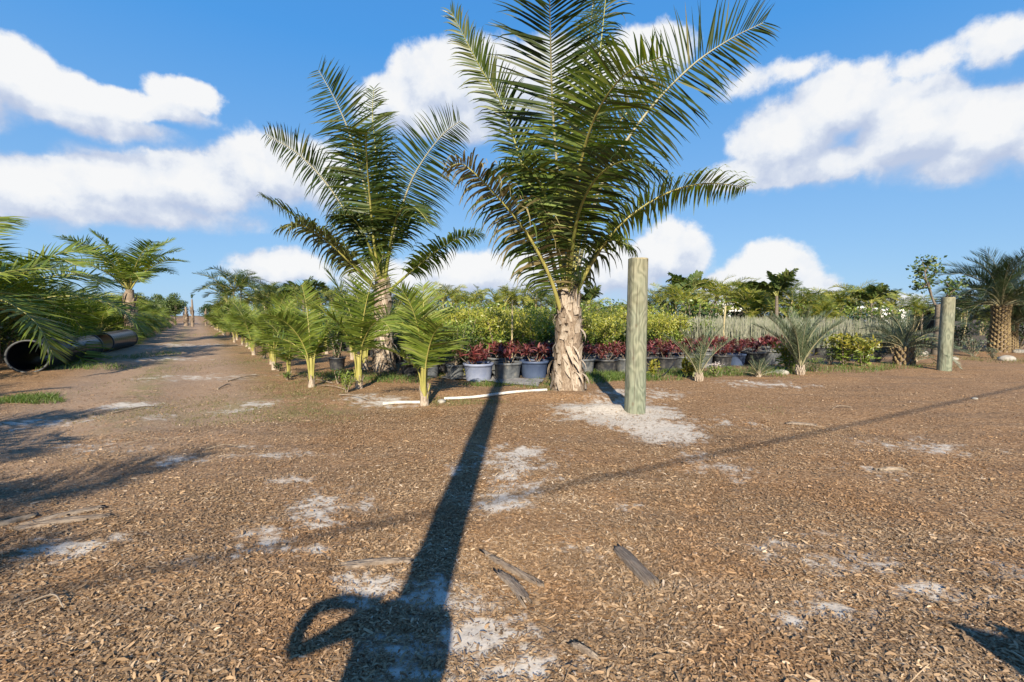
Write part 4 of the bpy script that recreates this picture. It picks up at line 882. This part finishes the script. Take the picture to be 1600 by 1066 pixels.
M['rachis_end'] = plain('cut_post_top', [(.20, .17, .09), (.34, .29, .18)], 18, .85, bump=.4)
wooden_post(992, 646, 2.47, .166, .008, 'taller greenish round wooden post set in pale sand', 2)
wooden_post(1475, 579, 2.11, .168, .006, 'shorter greenish round wooden post near the right edge', 5)

# ------------------------------------------------------------------ black culvert pipes
def culvert(p0, p1, r, label):
    p0 = np.array(p0, float); p1 = np.array(p1, float); d = p1 - p0; L = np.linalg.norm(d); a = math.atan2(d[1], d[0]); z = gz(*p0) - .03
    root = thing('culvert_pipe', (p0[0], p0[1], z), label, 'pipe', 'black culvert pipes beside the track', a); sd = 48
    def shell(prof, mat, name):
        qb = QB(); V = [(x_, q_ * math.cos(2 * math.pi * j / sd), r + q_ * math.sin(2 * math.pi * j / sd)) for x_, q_ in prof for j in range(sd)]
        Q = [[i * sd + j, i * sd + (j + 1) % sd, (i + 1) * sd + (j + 1) % sd, (i + 1) * sd + j] for i in range(len(prof) - 1) for j in range(sd)]; qb.add(V, Q); obj(name, qb.mesh(name, [M[mat]], True), root)
    xs = np.linspace(.03, L - .03, 40); shell([(x_, r * (.985 + .012 * math.sin(i * 2.1))) for i, x_ in enumerate(xs)] + [(x_, r * .94) for x_ in xs[::-1]], 'blackpipe', 'barrel')
    for e, s in ((0, 1), (L, -1)): shell([(e + s * .09, r * .99), (e + s * .08, r * 1.03), (e, r * 1.03), (e, r * .93), (e + s * .06, r * .93)], 'pipe_lip', 'rim')
culvert((-13.5, 12.8), (-15.7, 17.0), .46, 'nearest black culvert pipe with its round mouth facing the viewer')
culvert((-17.9, 20.0), (-20.1, 24.0), .46, 'second black culvert pipe, lying beyond the nearest one')

# ------------------------------------------------------------------ ground bits
def tube_obj(name, pts, r, mat, label, cat, group=None, sides=10):
    pts = [np.array(p, float) for p in pts]; o0 = pts[0].copy(); qb = QB(); P = catmull([p - o0 for p in pts], max(4, len(pts) * 5)); qb.tube(P, np.broadcast_to(r, len(P)) if np.isscalar(r) else np.linspace(r[0], r[1], len(P)), sides)
    return tag(obj(name, qb.mesh(name, [M[mat]], True), None, o0), label, cat, group)
def gp(px, py, up=.0): x, y = G0(px, py); return (x, y, gz(x, y) + up)
tube_obj('irrigation_pipe', [gp(598, 634, .035), gp(625, 632, .035), gp(656, 631, .03)], .028, 'pvc', 'short white pipe on the ground left of the foremost young palm', 'pipe', 'white irrigation pipes')
tube_obj('irrigation_pipe', [gp(694, 626, .04), gp(740, 624, .04), gp(800, 621, .04), gp(854, 616, .035)], .027, 'pvc', 'long white pipe on the ground between young palm and tallest palm', 'pipe', 'white irrigation pipes')
x, y = G0(800, 588); tube_obj('wooden_stake', [(x, y + .6, 0), (x, y + .6, 1.0), (x + .01, y + .6, 2.02)], .022, 'bamboo', 'thin pale wooden stake rising from the potted shrubs left of tallest palm', 'stake', None, 8)
tube_obj('wooden_stake', [(*at_depth(1131, 17), .3), (*at_depth(1131, 17), 1.2), (*at_depth(1133, 17), 1.95)], .03, 'bamboo', 'thin pale stake in the shrubs right of the taller post', 'stake', None, 8)
tube_obj('drip_hose', [gp(738, 592, .05), gp(748, 585, .3), gp(765, 590, .2), gp(785, 602, .03), gp(800, 603, .03)], .011, 'cable', 'black drip hose looping over the pale blue pot', 'hose', None, 6)
tube_obj('drip_hose', [gp(1012, 592, .03), gp(1035, 590, .04), gp(1055, 580, .25), gp(1062, 570, .3)], .013, 'cable', 'black drip hose in front of pots right of the taller post', 'hose', None, 6)
def bark(p0, p1, w0, w1, label, seed, split=True, thick=.018, mat='bark'):
    rg = np.random.default_rng(seed); p0 = np.array(p0, float); p1 = np.array(p1, float); L = np.linalg.norm(p1 - p0); a = math.atan2(p1[1] - p0[1], p1[0] - p0[0])
    nx, ny = 26, 9; top = []; bot = []; curve = rg.uniform(-.05, .05)
    for i in range(nx):
        u = i / (nx - 1)
        for j in range(ny):
            v = j / (ny - 1) - .5; w = w0 + (w1 - w0) * u + rg.normal(0, .0015); ends = (rg.normal(0, .02) if i in (0, nx - 1) else 0) + (.03 * math.sin(j * 2.3) if i in (0, nx - 1) else 0)
            x = u * L + ends; y_ = v * w + curve * math.sin(u * 3.1) * L; z = thick * (1.1 - abs(v) * 1.4) + .004 * math.sin(j * 3 + i * .35) + rg.normal(0, .0012) + .012 * math.sin(u * 3.1)
            top.append((x, y_, z)); bot.append((x, y_, -.004))
    qb = QB(); Q = [[i * ny + j, (i + 1) * ny + j, (i + 1) * ny + j + 1, i * ny + j + 1] for i in range(nx - 1) for j in range(ny - 1)]; n = nx * ny
    E = [[i * ny, i * ny + n, (i + 1) * ny + n, (i + 1) * ny] for i in range(nx - 1)] + [[(i + 1) * ny + ny - 1, (i + 1) * ny + ny - 1 + n, i * ny + ny - 1 + n, i * ny + ny - 1] for i in range(nx - 1)]
    E += [[j + 1, j + 1 + n, j + n, j] for j in range(ny - 1)] + [[(nx - 1) * ny + j, (nx - 1) * ny + j + n, (nx - 1) * ny + j + 1 + n, (nx - 1) * ny + j + 1] for j in range(ny - 1)]
    qb.add(top + bot, Q + E); o = obj('bark_piece', qb.mesh('bark_piece', [M[mat]]), None, (p0[0], p0[1], gz(p0[0], p0[1]) + .012)); o.rotation_euler.z = a
    dz = gz(p1[0], p1[1]) - gz(p0[0], p0[1]); o.rotation_euler.y = -math.atan2(dz, L); tag(o, label, 'bark', 'loose bark pieces on the mulch'); return o
bark(gp(538, 893), gp(640, 881), .075, .02, 'long flat bark piece left of the pole shadow', 1)
bark(gp(966, 856), gp(1020, 914), .085, .10, 'short wide grey bark piece on open mulch right of centre', 2)
bark(gp(757, 866), gp(848, 914), .022, .04, 'thin crooked bark strip right of the pole shadow', 3)
bark(gp(780, 896), gp(820, 938), .05, .07, 'small grey bark piece just below the thin crooked strip', 4)
bark(gp(28, 836), gp(165, 815), .07, .05, 'dark bark piece in the left frond shadow', 5)
bark(gp(-20, 835), gp(54, 813), .03, .02, 'pale slim bark strip at the left edge', 6, mat='stick')
bark(gp(40, 828), gp(160, 800), .045, .03, 'narrow bark strip above the dark piece in the frond shadow', 7)
bark(gp(894, 1003), gp(928, 1022), .02, .02, 'small dark twig-like bark piece near the bottom centre', 8)
bark(gp(1230, 662), gp(1275, 665), .06, .03, 'small dark bark piece right of the sandy patch', 9)
bark(gp(1375, 733), gp(1410, 735), .03, .02, 'slim pinkish bark strip on mulch at right', 10, mat='stick')
sticks = [((40, 958), (100, 966), .006, 'thin pale stick near the bottom left corner'), ((355, 596), (405, 588), .02, 'pale forked stick on the track beside the young palms'), ((175, 648), (250, 634), .014, 'long thin stick lying across the near track'),
          ((520, 600), (470, 592), .012, 'pale stick left of the cut-stalk palm'), ((545, 612), (495, 603), .012, 'pale dry stalk lying before the cut-stalk palm'), ((530, 620), (575, 628), .012, 'dry stalk below the upright young palm'), ((340, 607), (360, 600), .02, 'small heap of dark twigs on the track'),
          ((190, 700), (260, 690), .006, 'thin dark twig on the sandy track patch'), ((320, 703), (375, 700), .006, 'thin pale twig on the track'), ((1330, 636), (1300, 640), .008, 'thin twig on mulch left of the shorter post')]
for (a, b, r_, lab) in sticks:
    A, B = np.array(gp(*a, .02)), np.array(gp(*b, .03)); mid = (A + B) / 2 + [0, .05, .03]; tube_obj('stick', [A, mid, B], (r_, r_ * .5), 'stick', lab, 'stick', 'dry sticks on the ground', 6)
def rock(px, py, s, label):
    rg = np.random.default_rng(px); bm_V = []; n1, n2 = 9, 12
    for i in range(n1):
        t = math.pi * (i + .02) / (n1 - 1 + .04)
        for j in range(n2):
            a = 2 * math.pi * j / n2; k = 1 + .16 * math.sin(a * 2 + px) * math.sin(t) + rg.normal(0, .06); bm_V.append((s * k * math.sin(t) * math.cos(a), s * k * .8 * math.sin(t) * math.sin(a), s * .55 * k * math.cos(t)))
    qb = QB(); qb.add(bm_V, [[i * n2 + j, (i + 1) * n2 + j, (i + 1) * n2 + (j + 1) % n2, i * n2 + (j + 1) % n2] for i in range(n1 - 1) for j in range(n2)])
    x, y = G0(px, py); tag(obj('rock', qb.mesh('rock', [M['rock']]), None, (x, y, gz(x, y) + s * .2)), label, 'rock', 'rocks on the mulch')
for a in ((1573, 563, .24, 'pale rock in front of the thick-trunked date palms'), (1592, 552, .22, 'pale rock at the right edge beside the date palms'), (1490, 562, .16, 'small dark rock right of the shorter post'), (1437, 556, .3, 'flat pale rock left of the shorter post'), (690, 629, .09, 'small reddish rock right of the foremost young palm'),
          (1222, 583, .16, 'rounded rock at the croton pot left of the silvery palm'), (1523, 624, .05, 'pale stone on open mulch right of the cable shadow'), (1165, 596, .05, 'small stone near the tiny palm seedling')): rock(*a)
def mat_sheet(pxs, label):
    c = [gp(*p, .03) for p in pxs]; c = [np.array(v) for v in c]; n = 14; V = []; rg = np.random.default_rng(3)
    for i in range(n):
        for j in range(n):
            u, v = i / (n - 1), j / (n - 1); p = (c[0] * (1 - u) + c[1] * u) * (1 - v) + (c[3] * (1 - u) + c[2] * u) * v; V.append((p[0] + rg.normal(0, .02), p[1] + rg.normal(0, .015), gz(p[0], p[1]) + .02 + abs(rg.normal(0, .02))))
    V = np.array(V); o0 = V[0].copy(); top = V - o0; bot = top - [0, 0, .012]; N = n * n; Q = [[i * n + j, (i + 1) * n + j, (i + 1) * n + j + 1, i * n + j + 1] for i in range(n - 1) for j in range(n - 1)]
    qb = QB(); qb.add(np.vstack([top, bot]), Q + [[a + N for a in q_[::-1]] for q_ in Q]); tag(obj('weed_mat', qb.mesh('weed_mat', [M['cloth']], True), None, o0), label, 'ground cloth')
mat_sheet([(690, 592), (840, 604), (850, 596), (700, 585)], 'rumpled grey weed mat in front of the pale blue pot')
# three plain pots along the left leg
for k, (px, py, v, lab) in enumerate(((527, 578, 0, 'empty-looking black pot behind the upright young palm'), (640, 588, 0, 'black pot left of the foremost young palm crown'), (672, 590, 1, 'dusty grey pot behind the foremost young palm'), (712, 592, 1, 'dusty grey pot left of the pale blue pot'))):
    x, y = G0(px, py); o = copy_tree(SH[3 + k % 2]); o.location = (x, y, gz(x, y)); o.rotation_euler = (0, 0, k); o.scale = (.9,) * 3; o['label'] = 'dark green shrub growing in a ' + lab.replace('empty-looking ', ''); o['group'] = 'dark green potted shrubs on the track side'
    if v: [c for c in o.children if c.name.startswith('pot')][0].data = PT[1]
# weeds, flowers
def weed(px, py, h, r, mat, label, n=220, sz=.05, mat2=None):
    x, y = G0(px, py); tag(obj('weed_clump', shrub_mesh(px, h, r, n, sz, mat, mat2 or mat, .7, 9, .5), None, (x, y, gz(x, y))), label, 'weed', 'green weeds on the ground')
weed(541, 614, .42, .22, 'shrub', 'feathery green weed in front of the upright young palm', 420, .045)
weed(528, 600, .3, .2, 'dark_leaf', 'small green weed left of the upright young palm'); weed(1118, 588, .36, .2, 'shrub', 'small plant with pale flowers right of the two-frond palm', 200, .06, 'flower'); weed(1140, 586, .2, .25, 'grass', 'low green weed right of the pale flowers')
weed(1078, 590, .5, .25, 'croton', 'striped yellow-green plant at the foot of the two-frond palm', 160, .16); weed(1020, 590, .4, .2, 'croton', 'small yellow-green plant behind the taller post', 120, .14); weed(450, 592, .18, .15, 'grass', 'small green weed by the young palm line'); weed(435, 580, .2, .2, 'dark_leaf', 'dark weed between young palm stems')
weed(722, 592, .3, .14, 'shrub_new', 'bright green sprig by the weed mat', 60, .09)
def grass_patches():
    rg = np.random.default_rng(9); spots = [(40, 624, 50, 7, 1500, .10, 0), (945, 592, 50, 9, 1800, .13, 0), (718, 629, 60, 6, 900, .05, 1), (840, 602, 40, 8, 500, .08, 0), (300, 575, 45, 32, 1500, .05, 1), (325, 523, 30, 12, 1200, .10, 0), (430, 650, 120, 16, 1700, .035, 1), (575, 590, 60, 7, 900, .08, 0), (1060, 585, 60, 5, 900, .10, 0),
             (1180, 584, 60, 6, 500, .06, 1), (260, 640, 90, 22, 1300, .03, 1), (440, 560, 40, 8, 800, .07, 0), (480, 615, 50, 8, 400, .05, 1), (1230, 580, 60, 4, 300, .07, 0), (1400, 572, 90, 4, 500, .08, 1), (1540, 562, 60, 5, 600, .09, 1), (215, 556, 40, 6, 600, .12, 0), (140, 575, 60, 5, 500, .14, 0), (1200, 640, 30, 8, 120, .03, 1), (660, 592, 30, 6, 300, .1, 0), (760, 603, 40, 3, 260, .12, 0), (1000, 594, 60, 4, 500, .16, 0), (1120, 586, 90, 4, 700, .16, 0), (1200, 580, 60, 4, 400, .16, 0), (1320, 577, 110, 4, 700, .15, 0), (600, 596, 60, 5, 500, .12, 0), (480, 600, 60, 12, 700, .06, 1), (520, 585, 50, 5, 500, .12, 0)]
    C = []; Hh = []; mi = []
    for px, py, rx, ry, n, h, m in spots:
        x, y = G0(px, py); x1, _ = G0(px + rx, py); _, ya = G0(px, py - ry); _, yb = G0(px, py + ry); a = rg.uniform(0, 6.28, n); r = np.sqrt(rg.random(n)) * (1 + .3 * np.sin(a * 3 + px))
        C.append(np.stack([x + r * np.cos(a) * (x1 - x), (ya + yb) / 2 + r * np.sin(a) * (ya - yb) / 2], -1)); Hh.append(rg.uniform(.4, 1.3, n) * h); mi.append(np.full(n, m))
    C = np.concatenate(C); Hh = np.concatenate(Hh); mi = np.concatenate(mi); n = len(C); z = H(C[:, 0], C[:, 1]); a = rg.uniform(0, 6.28, n); ln = rg.normal(0, .6, (n, 2)) * Hh[:, None]; V = np.empty((n, 3, 2, 3)); w = .007 + .03 * Hh
    for k, (u, ww) in enumerate(((0, 1), (.6, .8), (1, .1))):
        c = np.stack([C[:, 0] + ln[:, 0] * u ** 2, C[:, 1] + ln[:, 1] * u ** 2, z - .005 + Hh * u], -1); d = np.stack([np.cos(a), np.sin(a), 0 * a], -1) * (w * ww / 2)[:, None]; V[:, k, 0] = c - d; V[:, k, 1] = c + d
    b = np.arange(n)[:, None] * 6; Q = np.concatenate([b + np.array([[0, 1, 3, 2]]), b + np.array([[2, 3, 5, 4]])]); o = obj('grass', quads_mesh('grass', V.reshape(-1, 3), Q, [M['grass'], M['drygrass']], np.concatenate([mi, mi]))); o['kind'] = 'stuff'; tag(o, 'thin green and dry grass growing in patches on the ground', 'grass')
grass_patches()

# ------------------------------------------------------------------ buildings in the distance
def open_shed():
    d = 46; x0, _ = at_depth(1402, d); x1, _ = at_depth(1568, d); w = x1 - x0; root = thing('open_shed', ((x0 + x1) / 2, d, 0), 'low open-sided shed with a flat metal roof behind the shorter post', 'shed'); q = QB(); q.box((0, 2.5, 2.28), (w / 2 + .3, 3, .07)); q.box((0, -.52, 2.24), (w / 2 + .3, .02, .14)); obj('roof', q.mesh('roof', [M['metal_roof']]), root)
    for k in range(6): q = QB(); q.box((-w / 2 + k * w / 5, -.3, 1.1), (.08, .08, 1.1)); obj('post', q.mesh('post', [M['stick']]), root)
    q = QB(); q.box((0, 5.2, 1.1), (w / 2, .06, 1.1)); q.box((-w / 2, 2.5, 1.1), (.05, 2.6, 1.1)); obj('wall', q.mesh('wall', [M['dark_wood_and_shade']]), root)  # dark wall colour stands in for the shade inside the shed
open_shed()
def white_building(px, d, w, h, roof, label):
    x, y = at_depth(px, d); root = thing('white_building', (x, y, 0), label, 'building', 'white buildings beyond the plants'); q = QB(); q.box((0, 0, h / 2), (w / 2, 1.8, h / 2)); obj('wall', q.mesh('wall', [M['white']]), root)
    q = QB(); hw = w / 2 + .2; V = [(-hw, -2, h + .004), (hw, -2, h + .004), (hw, 2, h + .004), (-hw, 2, h + .004), (-hw, 0, h + roof), (hw, 0, h + roof)]; q.add(V, [[0, 1, 5, 4], [2, 3, 4, 5], [3, 2, 1, 0], [0, 4, 4, 3], [1, 2, 5, 5]]); obj('roof', q.mesh('roof', [M['white' if roof < .5 else 'metal_roof']]), root)
    q = QB(); q.box((w * .2, -1.82, .95), (.45, .03, .95)); obj('door', q.mesh('door', [M['dark_wood_and_shade']]), root)
white_building(1122, 36, 3.0, 2.35, .35, 'white building roof showing through the palms right of the taller post')
white_building(1362, 42, 3.2, 2.0, .3, 'low white building showing left of the open shed'); white_building(1338, 44, 1.2, 2.2, .3, 'narrow white building left of the low white one')

# ------------------------------------------------------------------ things behind the viewer whose shadows fall into view
def pole(x, y, h, r, label, lean=0):
    q = QB(); q.tube([(0, 0, -.3), (0, 0, h * .5), (lean, 0, h)], [r, r * .93, r * .84], 20); return tag(obj('utility_pole', q.mesh('utility_pole', [M['bark']], True), None, (x, y, 0)), label, 'pole', 'utility poles')
pole(-.60, -1.35, 8.2, .15, 'tall round wooden pole behind the photographer')
pole(-12, -10.9, 5.2, .13, 'wooden cable pole far behind to the left'); pole(26, 10.1, 5.2, .13, 'wooden cable pole far to the right')
tube_obj('overhead_cable', [(-12, -10.9, 4.7), (0, -4.27, 4.45), (14, 3.47, 4.45), (26, 10.1, 4.7)], .019, 'cable', 'black cable bundle strung low between two wooden poles', 'cable', None, 8)
def skin(name, verts, edges, mats_, parent, sub=2):
    m = bpy.data.meshes.new(name); m.from_pydata([v[:3] for v in verts], edges, []); m.materials.append(mats_); o = obj(name, m, parent)
    md = o.modifiers.new('Skin', 'SKIN'); md.use_smooth_shade = True; lay = m.skin_vertices[0].data
    for i, v in enumerate(verts): r_ = v[3]; lay[i].radius = (r_, v[4] if len(v) > 4 else r_)
    lay[0].use_root = True; s = o.modifiers.new('Sub', 'SUBSURF'); s.levels = s.render_levels = sub; return o
def person():
    root = thing('person', (-.62, -.28, 0), 'person in a blue shirt standing behind the viewer with one elbow raised', 'person')
    v = [(0, 0, .98, .22, .14), (-.04, 0, 1.20, .29, .15), (-.01, 0, 1.36, .215, .13), (0, 0, 1.46, .075, .08), (0, .01, 1.55, .055, .06), (0, .02, 1.64, .085, .095), (0, .02, 1.73, .085, .10), (0, .02, 1.79, .05, .06),
         (-.20, 0, 1.41, .075), (-.36, .0, 1.32, .042), (-.47, -.02, 1.28, .042), (-.51, -.02, 1.37, .042), (-.50, -.02, 1.465, .042), (-.39, -.03, 1.50, .040), (-.24, -.05, 1.49, .040),
         (.19, 0, 1.43, .06), (.23, .02, 1.17, .045), (.16, .20, 1.15, .035), (.06, .30, 1.20, .03),
         (-.10, 0, .88, .095), (-.11, .01, .50, .06), (-.11, -.01, .10, .04), (-.11, .10, .04, .035), (.10, 0, .88, .095), (.11, .01, .50, .06), (.11, -.01, .10, .04), (.11, .10, .04, .035)]
    e = [(0, 1), (1, 2), (2, 3), (3, 4), (4, 5), (5, 6), (6, 7), (2, 8), (8, 9), (9, 10), (10, 11), (11, 12), (12, 13), (13, 14), (2, 15), (15, 16), (16, 17), (17, 18), (0, 19), (19, 20), (20, 21), (21, 22), (0, 23), (23, 24), (24, 25), (25, 26)]
    for (hx, hy, hz, dx) in ((-.24, -.05, 1.49, 1), (.06, .30, 1.20, -1)):
        base = [i for i, q_ in enumerate(v) if abs(q_[0] - hx) < 1e-6 and abs(q_[2] - hz) < 1e-6][0]
        for f_ in range(5):
            a_ = len(v); oz = (f_ - 2) * .017; v += [(hx + dx * .04, hy + .01, hz + oz, .009), (hx + dx * (.075 - .008 * abs(f_ - 2)), hy + .03, hz + oz, .008)]; e += [(base, a_), (a_, a_ + 1)]
    skin('body', v, e, M['shirt'], root)
    q = QB(); V = []; n1, n2 = 9, 16
    for i in range(n1):
        t = math.pi * .62 * i / (n1 - 1) + .02
        for j in range(n2): a = 2 * math.pi * j / n2; V.append((.105 * math.sin(t) * math.cos(a), .0 + .118 * math.sin(t) * math.sin(a), 1.71 + .125 * math.cos(t)))
    q.add(V, [[i * n2 + j, (i + 1) * n2 + j, (i + 1) * n2 + (j + 1) % n2, i * n2 + (j + 1) % n2] for i in range(n1 - 1) for j in range(n2)]); obj('hair', q.mesh('hair', [M['hair']], True), root)
person()
# made-up plant behind the viewer, leaves widened to shade the lower right corner
def shade_plant():
    rng = np.random.default_rng(2); root = thing('shade_stand_in_plant', (2.75, -.75, 0), 'made-up broad-leaved potted plant behind the viewer, added to shade the right corner', 'potted plant'); obj('pot', BP[0], root); q = QB()
    for i in range(11):
        az = R(-115 + 24 * i) if i else R(-80); P = catmull(arch((0, 0, .4), az, R(72 - (i % 3) * 12), 1.25, R(50), 4), 12); q.ribbon(P, (math.cos(az), -math.sin(az), 0), np.interp(np.linspace(0, 1, 12), [0, .3, .38, .7, 1], [.03, .04, .58, .70, .02]))
    obj('foliage', q.mesh('foliage', [M['dark_leaf']]), root)
shade_plant()
drop_unused(YP + LP + SH + RC + RM + CR + BS + AR + BN + TR)
